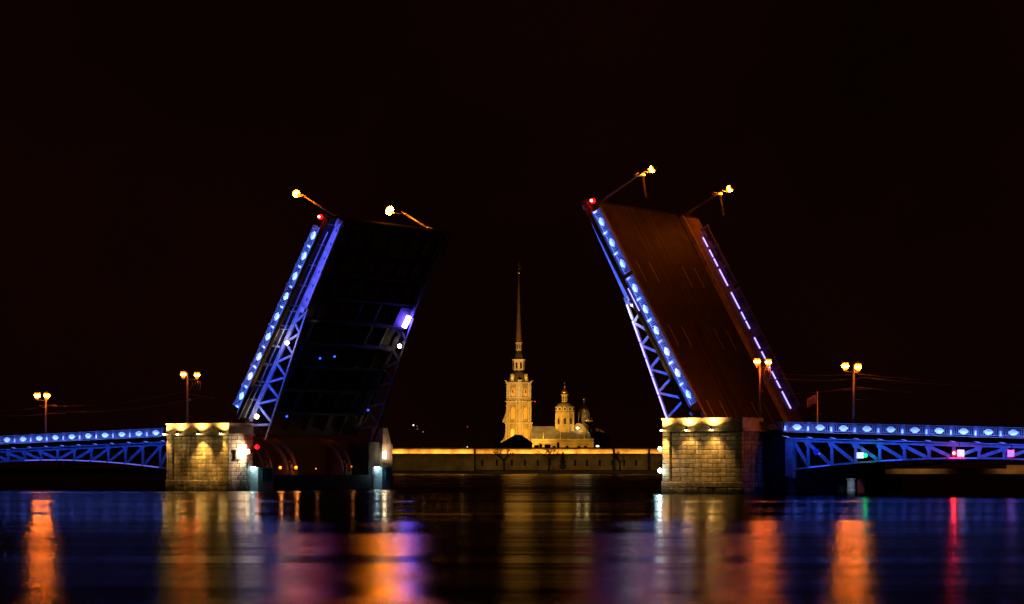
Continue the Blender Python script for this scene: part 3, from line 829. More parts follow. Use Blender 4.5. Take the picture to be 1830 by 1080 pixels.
# solve height for a target pixel: position along the leaf fixed by l
def solve(root, X, y, px, py):
    """find l and h so that the lantern projects to the pixel (px,py)"""
    best = None
    inv = root.matrix_world
    l, h = 0.0, 7.0
    for it in range(60):
        def proj(l, h):
            w = inv @ Vector((X(l), y, .36+h)); return 915+F*w.x/w.y, 836-F*(w.z-CAM_H)/w.y
        a = proj(l, h); ex, ey = px-a[0], py-a[1]
        d1 = proj(l+.01, h); d2 = proj(l, h+.01)
        j = ((d1[0]-a[0])/.01, (d2[0]-a[0])/.01, (d1[1]-a[1])/.01, (d2[1]-a[1])/.01)
        det = j[0]*j[3]-j[1]*j[2]
        l += (ex*j[3]-ey*j[1])/det; h += (ey*j[0]-ex*j[2])/det
    return l, h
for root, X, y, yp, px, py, lab in (
        (leafR, XR, 3.0, 1.8, 1165, 303, 'sodium lamp on a dark tilted pole at the near corner of the right leaf'),
        (leafR, XR, 26.6, 25.2, 1304, 338, 'sodium lamp on a tilted pole at the far corner of the right leaf'),
        (leafL, XL, 1.0, 2.2, 530, 347, 'sodium lamp leaning left beside the red light of the left leaf'),
        (leafL, XL, 21.5, 24.9, 697, 377, 'brightest sodium lamp, leaning over the dark back of the left leaf')):
    l, h = solve(root, X, y, px, py)
    print('leaf lamp', l, h)
    M = root.matrix_world @ Matrix.Translation((X(l), yp, .36))
    lp = make_lamp(M, h, abs(y-yp), lab, arm_dir=(0, 1 if y > yp else -1), off=0.0, lit=(False, True), power=2600 if y > 20 else 1500, big=1.45 if y == 21.5 else (1.15 if root is leafL else 1.0))
    # reflector wing and hanging loose wires
    sgn = 1 if y > yp else -1
    if root is leafR:
        MB().quadbox([(-.2,-.6,h-1.75),(.15,-.6,h-1.75),(.15,1.3,h-1.45),(-.2,1.3,h-1.45),(-.2,-.6,h-1.4),(.15,-.6,h-1.4),(.15,1.3,h-1.2),(-.2,1.3,h-1.2)]).build('bracket_wing', PAINTW, lp)
        for q in (0, .35):
            MB().tube((.0, 1.0+q, h-1.5), (2.6, 1.3+q, h-2.6), .03, .03, 5).build('loose_wire', POLE, lp)

# overhead wires near the lamps
wr = empty('overhead_wire', BX(s4, 2.4, 13))
tag(wr, 'sagging tram wires strung right of the right pier lamp to the span lamp', 'overhead wires')
def wire(root, a, b, sag, r=.014):
    m = MB(); prev = None
    for i in range(13):
        t = i/12; p_ = (a[0]+(b[0]-a[0])*t, a[1]+(b[1]-a[1])*t, a[2]+(b[2]-a[2])*t-sag*4*t*(1-t))
        if prev: m.tube(prev, p_, r, r, 5, cap=False)
        prev = p_
    return m.build('wire', POLE, root)
for yy, z0, z1 in ((3.2, .9, .4), (5.6, .2, .0), (3.2, -1.8, -1.2)):
    wire(wr, (s3-s4+.3, yy-2.4, z0+1.2), (0, yy-2.4, z1+1.2), .35)
    wire(wr, (0, yy-2.4, z1+1.2), (24, yy-2.4, z1), .5)
wr2 = empty('overhead_wire', BX(s1, 2.4, 12))
tag(wr2, 'tram wires strung between the left span lamp and left pier lamp', 'overhead wires')
for yy, z0, z1 in ((3.2, .2, 2.2), (5.6, -.6, 1.2)):
    wire(wr2, (0, yy-2.4, z0), (s2-s1, yy-2.4, z1), .7)
    wire(wr2, (-12, yy-2.4, z0-.4), (0, yy-2.4, z0), .3)

# flagpole
s, z = P(1461, 700, 6)
fl = empty('flagpole', BX(s, 6, 7.5)); hh = z-7.5
tag(fl, 'short flagpole with drooping reddish flag behind the right railing', 'flagpole')
MB().tube((0,0,0),(0,0,hh),.1,.05,8).build('pole', mat('pole_ochre', (.4,.32,.16), .5), fl, True)
MB().bar((-.5,0,hh*.45),(.5,0,hh*.45),.06).build('yard', POLE, fl)
fm = MB(); n = 7
for i in range(n+1):
    for j in range(5):
        x = -i*.2; fm.v.append((x, .12*math.sin(i*1.4+j*.3), hh-.25-j*.28-.09*i-.03*math.sin(i*2+j)))
for i in range(n):
    for j in range(4):
        a = i*5+j; fm.f.append((a, a+5, a+6, a+1))
f_ = fm.build('flag', CLOTH, fl, True); sd = f_.modifiers.new('s', 'SOLIDIFY'); sd.thickness = .02
# small light so the pole is what lamp 4 lights

# ================================================================== signals on the right span
def sig(px, py, y=.3):
    s, z = P(px, py, y); return s, z
def hang(name, label, cat, px, py, group=None):
    s, z = sig(px, py)
    o = empty(name, BX(s, .3, z)); tag(o, label, cat, group); return o
sg1 = hang('navigation_signal', 'white lit square signal with green lamp under the right span', 'signal', 1542, 814, 'navigation signals')
MB().box(-.78,.08,-.08,.08,-.36,.36).build('sign_board', SIGNW, sg1)
MB().lathe([(.02,-.24),(.2,-.17),(.27,0),(.2,.17),(.02,.24)], 12, (.42,-.2,0)).build('green_lamp', GREENL, sg1, True)
MB().box(.2,.62,-.02,.2,-.3,.3).build('lamp_housing', STEEL_D, sg1)
MB().bar((-.3,.1,.3),(-.3,.1,1.4),.08).build('hanger', STEEL_D, sg1)
light('green_glow','POINT',sg1,(.6,-.6,0),14,(.02,1,.25),shadow_soft_size=.2)
sg2 = hang('navigation_signal', 'white lit square signal beside a bright red lamp at mid right span', 'signal', 1710, 810, 'navigation signals')
MB().box(.1,.92,-.08,.08,-.42,.38).build('sign_board', SIGNW, sg2)
MB().lathe([(.02,-.28),(.22,-.2),(.31,0),(.22,.2),(.02,.28)], 12, (-.18,-.2,-.02)).build('red_lamp', REDL, sg2, True)
MB().lathe([(.02,-.17),(.12,-.12),(.16,0),(.12,.12),(.02,.17)], 10, (-.18,-.42,-.02)).build('red_lamp_core', REDC, sg2, True)
MB().box(-.5,.1,-.02,.25,-.36,.36).build('lamp_housing', STEEL_D, sg2)
MB().box(-.85,.95,-.12,-.02,-.64,-.54).build('light_bar', SIGNP, sg2)
MB().bar((.3,.1,.3),(.3,.1,1.3),.08).build('hanger', STEEL_D, sg2)
light('red_glow','POINT',sg2,(-.25,-.9,-.1),30,(1,.03,.03),shadow_soft_size=.2)
sg3 = hang('navigation_sign', 'lavender square sign with pink glowing edge near the right photo edge', 'sign', 1807, 810)
MB().box(-.34,.34,-.05,.05,-.38,.36).build('sign_board', SIGNPB, sg3)
fr = MB()
fr.bar((-.38,-.08,-.42),(-.38,-.08,.42),.06); fr.bar((.38,-.08,-.42),(.38,-.08,.42),.06); fr.bar((-.38,-.08,-.42),(.38,-.08,-.42),.06)
fr.bar((-.38,-.08,.42),(0,-.08,.10),.07); fr.bar((0,-.08,.10),(.38,-.08,.42),.07)
fr.build('sign_mark', SIGNP, sg3)
MB().bar((0,.1,.3),(0,.1,1.2),.08).build('hanger', STEEL_D, sg3)
sg4 = hang('round_sign', 'round dark blue sign with a small white light behind right truss', 'sign', 1459, 808)
c = MB().lathe([(.42,-.04),(.42,.04)], 20).build('sign_disc', mat('blue_disc', (.05,.12,.5), .5), sg4); c.rotation_euler = (R(90),0,0)
MB().lathe([(.02,-.08),(.08,0),(.02,.08)],8,(.42,-.1,-.2)).build('lamp_glass', LEDV, sg4)
MB().bar((0,.1,.3),(0,.1,1.3),.06).build('hanger', STEEL_D, sg4)

# buoys beyond the right span
def water_spot(px, Z): return ((px-915)*Z/F, Z)
x, y = water_spot(1521, 350)
bu = empty('mooring_buoy', (x, y, 0)); tag(bu, 'white drum shaped buoy floating under the right span', 'buoy')
MB().lathe([(.5,-.4),(.55,.1),(.60,.2),(.52,.35),(.49,1.55),(.60,1.6),(.60,1.7),(.2,1.8)], 20).build('drum', BUOYW, bu)
MB().lathe([(.68,1.71),(.68,1.76)], 14).build('lid', BUOYW, bu)
light('buoy_beam', 'SPOT', bu, (-.8, -5, 5.5), 420, (.75,.95,1.0), (0,0,.9), spot_size=R(26), spot_blend=.5, shadow_soft_size=.1)
x, y = water_spot(1538, 351)
bu = empty('mooring_buoy', (x, y, 0)); tag(bu, 'dark red box shaped float beside the white drum buoy', 'buoy')
MB().box(-.45,.45,-.4,.4,-.4,1.5).build('float', BUOYR, bu)
MB().box(-.35,.35,-.3,.3,1.502,1.7).build('cap', BUOYR, bu)

# ================================================================== fortress wall
OCH = mat('fortress_plaster', (.42, .30, .15), .9, var=.45, scale=.16, bump=.3)
OCHB = mat('fortress_parapet_brick', (.50, .34, .15), .9, var=.5, scale=.22, bump=.3)
DARKST = mat('dark_stone', (.05, .04, .035), .9)
WZ = 1450.0
def WX(px, Z=WZ): return (px-915)*Z/F
def WH(py, Z=WZ): return CAM_H-(py-836)*Z/F
EMB = [862,888,914.8,938,961,982.6,1006,1028,1048.7,1071.7,1094.4,1115.4,1136.8,1159.4,1182]
def fortress(x0, x1, label, Zf, embr, jitter):
    xa, xb = WX(x0, Zf), WX(x1, Zf)
    root = empty('fortress_wall', ((xa+xb)/2, Zf, 2))
    cx = (xa+xb)/2
    tag(root, label, 'fortress wall', 'fortress walls on the far shore')
    h0, h1, h2 = WH(837.5)-2, WH(812.6)-2, WH(803)-2
    # lower wall: battered, pierced by embrasures (pieces between the openings)
    def seg(a, b, z0, z1, m=OCH):
        return MB().quadbox([(a-cx,-1.0+.1*z0/8,z0),(b-cx,-1.0+.1*z0/8,z0),(b-cx,6,z0),(a-cx,6,z0),(a-cx,-.9,z1),(b-cx,-.9,z1),(b-cx,6,z1),(a-cx,6,z1)])
    ws = []
    za, zb = WH(833)-2, WH(822)-2
    body = MB()
    if embr:
        prev = xa
        for e in embr:
            c = WX(e, Zf); body.v += []
            s_ = seg(prev, c-.55, za, zb); k = len(body.v); body.v += s_.v; body.f += [tuple(i+k for i in f) for f in s_.f]
            prev = c+.55
        s_ = seg(prev, xb, za, zb); k = len(body.v); body.v += s_.v; body.f += [tuple(i+k for i in f) for f in s_.f]
        for lo, hi in ((-.5, za), (zb, h1)):
            s_ = seg(xa, xb, lo, hi); k = len(body.v); body.v += s_.v; body.f += [tuple(i+k for i in f) for f in s_.f]
    else:
        s_ = seg(xa, xb, -.5, h1); body.v += s_.v; body.f += s_.f
    body.build('lower_wall', OCH, root)
    for e in embr:
        c = WX(e, Zf)-cx
        e_ = MB().box(c-.56, c+.56, .2, .4, za-.02, zb+.02).build('embrasure', DARKST, root)
        MB().box(c-.75, c+.75, -1.08, -.7, za-.35, za-.02).build('sill', OCHB, e_)
    MB().box(xa-cx, xb-cx, -1.35, .4, h1+.0, h1+.42).build('string_course', DARKST, root)
    # parapet: blocks with slightly uneven tops
    a = xa; 
    while a < xb-.2:
        b = min(a+random.uniform(5, 11), xb)
        t = h2+random.uniform(-.12, .12)
        MB().box(a-cx+.03, b-cx-.03, -.35+random.uniform(-.06,.06), 2.2, h1+.421, t).build('parapet_block', OCHB, root)
        a = b
    MB().box(xa-cx, xb-cx, -.6, 3.5, h2+.14, h2+.55).build('coping', DARKST, root)
    # linear floods along the ledge
    nseg = max(1, round((xb-xa)/13))
    for i in range(nseg):
        a = xa-cx+(xb-xa)*i/nseg+.5; b = xa-cx+(xb-xa)*(i+1)/nseg-.5
        strip_light('ledge_flood', root, (a, -1.5, h1+.55), (b, -1.5, h1+.55), (0, .55, .84), .12, random.uniform(330, 720), (1,.46,.07), R(165))
        if random.random() < .45:
            light('ledge_spot', 'POINT', root, (random.uniform(a,b), -1.7, h1+1.5), random.uniform(40,90), (1,.60,.2), shadow_soft_size=.1)
    return root
w1 = fortress(690, 847, 'smooth left bastion of the fortress wall beside the left pier', WZ-6, [], 0)
w2 = fortress(849, 1300, 'long fortress wall with narrow embrasures below the cathedral', WZ, EMB, 0)
for w_, a, b, e_ in ((w1, 690, 847, 240), (w2, 849, 1190, 950)):
    cx = w_.location.x
    strip_light('ground_flood', w_, (WX(a+5)-cx, -16, .4), (WX(b)-cx, -16, .4), (0, 1, .28), .4, e_, (1,.60,.16), R(160))
for px in (848, 1097, 1159.5):
    x = WX(px)
    t = empty('wall_turret', (x, WZ-2, 2)); tag(t, {848:'narrow dark turret where the bastion meets the long wall', 1097:'narrow dark buttress crossing the lit wall right of the cathedral', 1159.5:'narrow dark buttress on the fortress wall nearest the right pier'}[px], 'turret', 'dark buttresses of the fortress wall')
    MB().lathe([(.75,-.5),(.6,7),(.55,WH(803)-2),(.8,WH(802)-2),(.1,WH(799)-2)], 8, (0,0,0)).build('shaft', DARKST, t)

# ---- bare trees and bushes on the shore
BARK = mat('bark', (.012,.009,.007), .95)
def bare_tree(px, Z, h, spread, label, seed, dense=1.0):
    rd = random.Random(seed)
    root = empty('bare_tree', (WX(px,Z), Z, 1.7)); tag(root, label, 'tree', 'bare trees on the far shore')
    MB().tube((0,0,-.3),(rd.uniform(-.2,.2),0,h*.5),.55,.34,8).build('trunk', BARK, root, True)
    cr = MB()
    def grow(p_, d, ln, r, dep):
        q = (p_[0]+d[0]*ln, p_[1]+d[1]*ln, p_[2]+d[2]*ln)
        cr.tube(p_, q, r, r*.65, 5 if dep > 1 else 4, cap=False)
        if dep == 0: return
        for k in range(rd.choice((2,3))):
            nd = Vector((d[0]+rd.uniform(-.75,.75)*spread, d[1]+rd.uniform(-.6,.6), d[2]+rd.uniform(-.25,.45))).normalized()
            grow(q, nd, ln*rd.uniform(.62,.85), r*.6, dep-1)
    for k in range(int(4*dense)):
        an = rd.uniform(0, 6.28)
        grow((0,0,h*rd.uniform(.36,.5)), Vector((math.cos(an)*.8*spread, math.sin(an)*.5, .75)).normalized(), h*.21, .34, 4)
    cr.build('crown', BARK, root)
bare_tree(901, 1443, 11.5, 1.1, 'forked bare tree before the wall below the tower', 3)
bare_tree(981, 1443, 12.5, 1.3, 'widest bare tree before the wall below the nave roof', 11, 1.4)
bare_tree(1108, 1443, 10.0, .8, 'small bare tree right of the dark buttress', 8)
# conical evergreen
def bush(px, Z, h, w, label, name='evergreen_tree', cat='tree'):
    rd = random.Random(int(px)); root = empty(name, (WX(px,Z), Z, 1.7)); tag(root, label, cat)
    MB().tube((0,0,0),(0,0,h*.9),.3,.05,6).build('trunk', BARK, root)
    m = MB()
    for i in range(1500):
        z = h*rd.uniform(.10,1)**1.1; r = w*(1-z/h)**.7*rd.uniform(.3,1)**.5*(1+.25*math.sin(z*3+rd.random())); a = rd.uniform(0,6.28)
        c = Vector((r*math.cos(a), r*math.sin(a), z)); s_ = rd.uniform(.15,.35)
        u_ = Vector((rd.uniform(-1,1),rd.uniform(-1,1),rd.uniform(-1,1))).normalized()*s_; v_ = u_.cross(Vector((rd.uniform(-1,1),rd.uniform(-1,1),.5))).normalized()*s_*.6
        k = len(m.v); m.v += [tuple(c-u_), tuple(c+v_), tuple(c+u_), tuple(c-v_)]; m.f.append((k,k+1,k+2,k+3))
    m.build('crown', mat('evergreen_leaf', (.03,.04,.02), .8), root)
bush(1006, 1444, 9.6, 2.1, 'dark pointed evergreen before the wall between two bare trees')

# ================================================================== cathedral
CZ = 1614.0
def CX_(px): return (px-915)*CZ/F
def CH(py): return CAM_H-(py-836)*CZ/F
CREAM = mat('cathedral_stucco', (.56,.42,.18), .85, var=.4, scale=.3, bump=.2)
CREAM2 = mat('white_stucco', (.70,.58,.36), .8, var=.2, scale=.5)
DOMEM = mat('dome_sheet_metal', (.10,.07,.05), .5, var=.4, scale=.6)
GOLD = mat('gilding', (.80,.48,.12), .3, metal=.9, var=.2, scale=1)
SPIRE = mat('spire_gilding', (.32,.18,.055), .55, metal=.3, var=.2, scale=.5)
ROOFM = mat('grey_roof_sheet', (.34,.33,.36), .6, var=.25, scale=.25, bump=.2)
GLOW = mat('lit_belfry_interior', (.7,.4,.1), .7, emit=(1.0,.27,.012), estr=.6)
GLOWB = mat('lit_portal_interior', (.7,.4,.1), .7, emit=(1.0,.38,.02), estr=1.3)
CLOCK = mat('lit_clock_face', (.8,.6,.2), .5, emit=(1.0,.48,.05), estr=.7)
DGLASS = mat('dark_window_glass', (.04,.03,.02), .2)

TW = empty('bell_tower', (CX_(927), CZ, 2))
tag(TW, 'ochre floodlit bell tower with tall thin spire and lit arches', 'bell tower')
rotT = R(40)      # square plan seen corner on
def tz(py): return CH(py)-2
def sq(mb, half, z0, z1, half1=None):
    h1_ = half if half1 is None else half1
    mb.lathe([(half*math.sqrt(2), z0), (h1_*math.sqrt(2), z1)], 4, (0,0,0), R(45)+FACE)
    return mb
FACE = -R(49.4)+R(0)
# left visible face normal points to lower-left; rotate square so the corner edge sits at px 929
def facef(mb_local, yaw):   # helper to rotate points of a builder about z
    c, s_ = math.cos(yaw), math.sin(yaw)
    mb_local.v = [(x*c-y*s_, x*s_+y*c, z) for x, y, z in mb_local.v]; return mb_local
YAWS = (FACE+0, FACE+R(90))
# choose yaws: face A normal (-y rotated by FACEA) looks left-front, face B looks right-front
FA = -R(40.6); FB = R(49.4)
def box_faces(half, z0, z1, name, m, parent, inset=0):
    mb = MB().box(-half, half, -half, half, z0, z1); facef(mb, FA); return mb.build(name, m, parent)
def cornice(half, z0, h, parent, name='cornice', m=None):
    mb = MB()
    mb.box(-half, half, -half, half, z0, z0+h*.5); mb.box(-half-.25, half+.25, -half-.25, half+.25, z0+h*.5+.01, z0+h)
    return facef(mb, FA).build(name, m or CREAM2, parent)
def arch_poly(w, z0, z1, n=8):
    r = w/2; pts = [(-r, z0), (r, z0)]
    for i in range(n+1):
        a = math.pi*i/n; pts.append((r*math.cos(a), z1-r+r*math.sin(a)))
    return pts
def arch(half, yaw, w, z0, z1, m, parent, name='arched_window', out=.08, frame=True, x=0):
    pts = [(a+x, b) for a, b in arch_poly(w, z0, z1)]
    o = None
    if frame:
        f = MB().prism([(a*1.0+(.35 if a-x > 0 else -.35), b+(.35 if b > z0 else 0)) for a, b in pts], 1, -half-out, -half+.05)
        o = facef(f, yaw).build('arch_surround', CREAM2, parent)
    p_ = facef(MB().prism(pts, 1, -half-out-.05, -half-out-.02 if frame else -half+.02), yaw)
    return p_.build(name, m, o or parent)
H = 5.15
z1_, z2_, z3_, z4_ = tz(755), tz(716.5), tz(683.5), tz(683.5)
st1 = box_faces(H+.35, 0, z1_, 'lower_storey', CREAM, TW)
st2 = box_faces(H, z1_, z2_, 'middle_storey', CREAM, TW)
st3 = box_faces(H-.15, z2_, z3_, 'belfry_storey', CREAM, TW)
cornice(H+.55, z1_-.9, .9, TW); cornice(H+.25, z2_-.7, .7, TW); cornice(H-.05, z2_+1.6, .45, TW); cornice(H+.1, z3_-.6, .6, TW)
for half, za, zb, pil in ((H+.35, 1, z1_-.9, (-4.9,-2.9,2.9,4.9)), (H, z1_, z2_-.7, (-4.6,-2.8,2.8,4.6)), (H-.15, z2_+2.05, z3_-.6, (-4.5,-3.0,3.0,4.5))):
    for yaw in (FA, FB):
        for x in pil:
            facef(MB().box(x-.42, x+.42, -half-.22, -half+.01, za, zb), yaw).build('pilaster', CREAM2, TW)
for yaw, g1, g2, g3 in ((FA, GLOWB, GLOW, GLOW), (FB, GLOW, GLOW, GLOW)):
    arch(H+.35, yaw, 2.6, tz(783), tz(767), g1, TW)
    arch(H, yaw, 2.5, tz(749), tz(729), g2, TW)
    arch(H-.15, yaw, 1.9, tz(708), tz(695), g3, TW)
    facef(MB().prism([(a*.72, b) for a, b in arch_poly(1.3, tz(706)+.8, tz(696), 6)], 1, -H-.02+.02-.06, -H+.0-.03), yaw).build('dark_bell', DARKST, TW)
# curved volutes flaring from the corners at the middle storey and base
def volute(yaw, x0, z0, w, h, half, name='volute'):
    s_ = 1 if x0 > 0 else -1
    pts = [(x0, z0), (x0+s_*w, z0)]
    for i in range(7):
        t = i/6; pts.append((x0+s_*w*(1-t)**2*(1 if t < 1 else 0)+s_*.02, z0+h*(.18+.82*t)))
    facef(MB().prism(pts, 1, -half-.1, -half+1.6), yaw).build(name, CREAM, TW)
volute(FA, -H, z1_+.0, 2.6, 8.0, H); volute(FB, H-1.5, z1_, 1.5, 5, H)
volute(FA, -H-.35, tz(793), 3.2, 6.5, H+.35); 
# corner horns of top cornice
for yaw in (FA, FB):
    for s_ in (-1, 1):
        facef(MB().prism([(s_*(H-.6), z3_), (s_*(H+.9), z3_+.9), (s_*(H+1.0), z3_+1.3), (s_*(H-1.2), z3_+.5)], 1, -H-.35, -H+.6), yaw).build('cornice_horn', CREAM2, TW)
    facef(MB().prism([(a*1, b) for a, b in ((-2.2,z3_-.02),(2.2,z3_-.02),(1.4,z3_+.7),(0,z3_+1.2),(-1.4,z3_+.7))], 1, -H-.3, -H+.2), yaw).build('pediment', CREAM2, TW)
# domed roof with clock dormers
dm = MB(); za = z3_; hgt = tz(663)-z3_
prof = [(H*1.22*(1-.45*(t/6)**1.6), za+hgt*math.sin(t/6*math.pi/2)) for t in range(7)]
dm.lathe(prof, 8, (0,0,0), R(22.5)+FA); dm.build('tower_dome', DOMEM, TW)
for yaw in (FA, FB):
    d_ = MB(); d_.box(-1.15, 1.15, -H-.6, -2.2, z3_+.4, z3_+3.9); d_.prism([(-1.5,z3_+3.9),(1.5,z3_+3.9),(0.9,z3_+4.6),(0,z3_+4.9),(-.9,z3_+4.6)], 1, -H-.75, -2.4)
    o = facef(d_, yaw).build('clock_dormer', CREAM2, TW)
    k = MB(); n = 14; k.v = [(.75*math.cos(6.2832*i/n), -H-.68, z3_+2.5+.75*math.sin(6.2832*i/n)) for i in range(n)]+[(.75*math.cos(6.2832*i/n), -H-.598, z3_+2.5+.75*math.sin(6.2832*i/n)) for i in range(n)]
    k.f = [tuple(range(n))]+[(i,(i+1)%n,n+(i+1)%n,n+i) for i in range(n)]
    facef(k, yaw).build('clock_face', CLOCK, o)
def drum(parent, r, z0, z1, nwin, wz0, wz1, ww, name, m=CREAM2, n=8, rot=0, cen=(0,0)):
    o = MB().lathe([(r, z0), (r, z1-.5), (r+.35, z1-.4), (r+.4, z1)], n, (cen[0],cen[1],0), rot).build(name, m, parent)
    ap = r*math.cos(math.pi/n)
    for i in range(n):
        a = rot+2*math.pi*(i+.5)/n           # face normal angle
        if math.sin(a) > .3: continue
        q = MB().prism(arch_poly(ww, wz0, wz1, 6), 1, -ap-.05, -ap-.02)
        facef(q, a+math.pi/2); q.v = [(x+cen[0], y+cen[1], z) for x, y, z in q.v]
        q.build('arched_window', DGLASS, o)
    return o
drum(TW, 3.55, tz(663), tz(642.5), 8, tz(659.5), tz(648), 1.25, 'upper_lantern', rot=R(0)+FA*0)
MB().lathe([(3.1,tz(642.5)),(3.0,tz(639)),(2.5,tz(633)),(1.9,tz(629)),(1.7,tz(627.5))], 8, rot=0).build('small_dome', DOMEM, TW)
drum(TW, 1.75, tz(627.5), tz(612), 8, tz(624), tz(616.5), .55, 'top_lantern')
MB().lathe([(1.85,tz(612)),(1.35,tz(590)),(.85,tz(550)),(.45,tz(515)),(.16,tz(489))], 8).build('spire', SPIRE, TW)
MB().lathe([(.05,-.8),(.6,-.55),(.82,0),(.6,.55),(.05,.8)], 10, (0,0,tz(487))).build('gilded_ball', mat('bright_gilding', (1,.7,.3), .25, metal=.6), TW, True)
an = MB(); an.bar((0,0,tz(486)),(0,0,tz(469)),.16); an.bar((-.8,0,tz(474)),(.8,0,tz(474)),.14); an.quadbox([(-.3,-.2,tz(484)),(.5,-.2,tz(484)),(.5,.2,tz(484)),(-.3,.2,tz(484)),(-.15,-.1,tz(478)),(.2,-.1,tz(478)),(.2,.1,tz(478)),(-.15,.1,tz(478))])
an.quadbox([(.2,-.1,tz(482)),(1.1,-.1,tz(480)),(1.1,.1,tz(480)),(.2,.1,tz(482)),(.2,-.1,tz(480)),(1.3,-.1,tz(477)),(1.3,.1,tz(477)),(.2,.1,tz(480))])
an.build('angel_and_cross', SPIRE, TW)
rl = MB().bar((H-.2, -H, tz(718)), (9.3, -H+1, tz(718)), .12).build('lamp_bracket', DARKST, TW)
MB().lathe([(.05,-.4),(.5,0),(.05,.4)], 8, (9.4,-H+1,tz(718))).build('red_lamp', mat('small_red_light', (.8,.1,.1), .4, emit=(1,.02,.05), estr=.9), rl)

# nave
NV = empty('cathedral_nave', (CX_(1005), CZ, 2))
tag(NV, 'cathedral nave with grey pitched roof, ochre wall and octagonal dome', 'cathedral')
def nx(px): return CX_(px)-CX_(1005)
ev = tz(785)
MB().box(nx(950), nx(1060), -8, 14, 0, ev).build('nave_wall', CREAM, NV)
for z in (ev-.5, ev-2.4, ev-4.6):
    MB().box(nx(949.5), nx(1060.5), -8.35, -8.002, z, z+.45).build('string_course', CREAM2, NV)
rf = MB()
a0, a1, r0, r1 = nx(949), nx(1061.5), nx(950), nx(993)
rf.v = [(a0,-8.8,ev),(a1,-8.8,ev),(a1,14,ev),(a0,14,ev),(r0,2,tz(762)),(r1,2,tz(762)),(nx(1052),-2,tz(782))]
rf.f = [(0,1,6,5,4),(1,2,6),(2,3,4,5,6),(3,0,4),(0,3,2,1)]
rf.build('roof', ROOFM, NV)
for i, px in enumerate(range(954, 1056, 5)):     # standing seams
    xs_ = nx(px); top = min(1, max(.05, (nx(1061)-xs_)/(nx(1061)-nx(990)))) if px > 990 else 1
    y1 = -8.8+10.8*top; zt = ev+(tz(762)-ev)*top
    if px > 1035: continue
    MB().bar((xs_, -8.8, ev+.06), (xs_*.97+nx(975)*.03, y1*.96, ev+(zt-ev)*.94+.08), .10, .12).build('roof_seam', ROOFM, NV)
for px in (970.8, 1001.3, 1044):
    MB().lathe([(.5,ev),(.4,ev+.8),(.22,ev+1.6),(.3,ev+2.4),(.05,tz(771.5))], 8, (nx(px),-8.9,0)).build('pinnacle', CREAM2, NV)
dx = nx(1009.3)
drm = drum(NV, 5.5, tz(785), tz(736), 8, tz(758.5), tz(747.5), 1.5, 'dome_drum', m=CREAM, rot=R(22.5), cen=(dx, 2))
for i in range(8):
    a = R(22.5)+i*math.pi/4
    MB().tube((dx+5.55*math.cos(a), 2+5.55*math.sin(a), tz(783)), (dx+5.55*math.cos(a), 2+5.55*math.sin(a), tz(738)), .32, .32, 6).build('pilaster', CREAM2, drm)
dome = MB().lathe([(5.4,tz(736)),(5.3,tz(730)),(4.9,tz(725)),(3.9,tz(721.5)),(2.2,tz(719.5))], 16, (dx,2,0)).build('dome', mat('grey_dome_sheet', (.30,.25,.2), .6, var=.4, scale=.8), NV)
for a in (-150, -120, -90, -60, -30):
    ar = R(a); c_ = MB().prism(arch_poly(1.9, tz(735), tz(726.5), 6), 1, -5.75, -4.6); facef(c_, ar+math.pi/2)
    c_.v = [(x+dx, y+2, z) for x, y, z in c_.v]; o = c_.build('dormer', CREAM2, dome)
    c_ = MB().prism(arch_poly(1.0, tz(733.5), tz(728.5), 6), 1, -5.83, -5.76); facef(c_, ar+math.pi/2)
    c_.v = [(x+dx, y+2, z) for x, y, z in c_.v]; c_.build('oculus', DGLASS, o)
drum(NV, 1.8, tz(719.5), tz(705), 8, tz(717), tz(708), .7, 'dome_lantern', cen=(dx,2))
MB().lathe([(1.3,tz(705)),(2.05,tz(702.5)),(2.1,tz(700)),(1.4,tz(696.5)),(.4,tz(694.5)),(.15,tz(693))], 14, (dx,2,0)).build('gilded_onion', GOLD, NV, True)
MB().lathe([(.05,-.5),(.45,-.3),(.55,0),(.45,.3),(.05,.5)], 10, (dx,2,tz(691.3))).build('gilded_ball', MATS['bright_gilding'], NV, True)
c_ = MB(); c_.bar((dx,2,tz(690)),(dx,2,tz(683)),.14); c_.bar((dx-.5,2,tz(685.5)),(dx+.5,2,tz(685.5)),.12); c_.build('cross', SPIRE, NV)
# east gable with bright lamp
gb = MB().prism([(nx(1025),0),(nx(1048),0),(nx(1048),tz(766)),(nx(1045),tz(763)),(nx(1042),tz(758.5)),(nx(1037),tz(756.5)),(nx(1031),tz(757)),(nx(1027),tz(760)),(nx(1025),tz(764))], 1, 3, 9).build('east_gable', CREAM, NV)
MB().prism([(nx(1048),0),(nx(1058),0),(nx(1056),tz(779)),(nx(1052),tz(771)),(nx(1048),tz(768))], 1, 3.5, 8.5).build('gable_volute', CREAM2, NV)
o = MB().box(nx(1032)-.3, nx(1032)+.3, 1.2, 1.7, tz(766.5), tz(764.5)).build('flood_lamp', DARKST, NV)
MB().lathe([(.05,-.8),(.7,-.5),(.95,0),(.7,.5),(.05,.8)], 10, (nx(1032),.6,tz(765))).build('lamp_glass', mat('nave_flood_glass', (1,.8,.5), .4, emit=(1,.72,.35), estr=3.0), o, True)
light('gable_glow', 'POINT', o, (nx(1033.5), -.8, tz(765.5)), 650, (1,.68,.3), shadow_soft_size=.5)

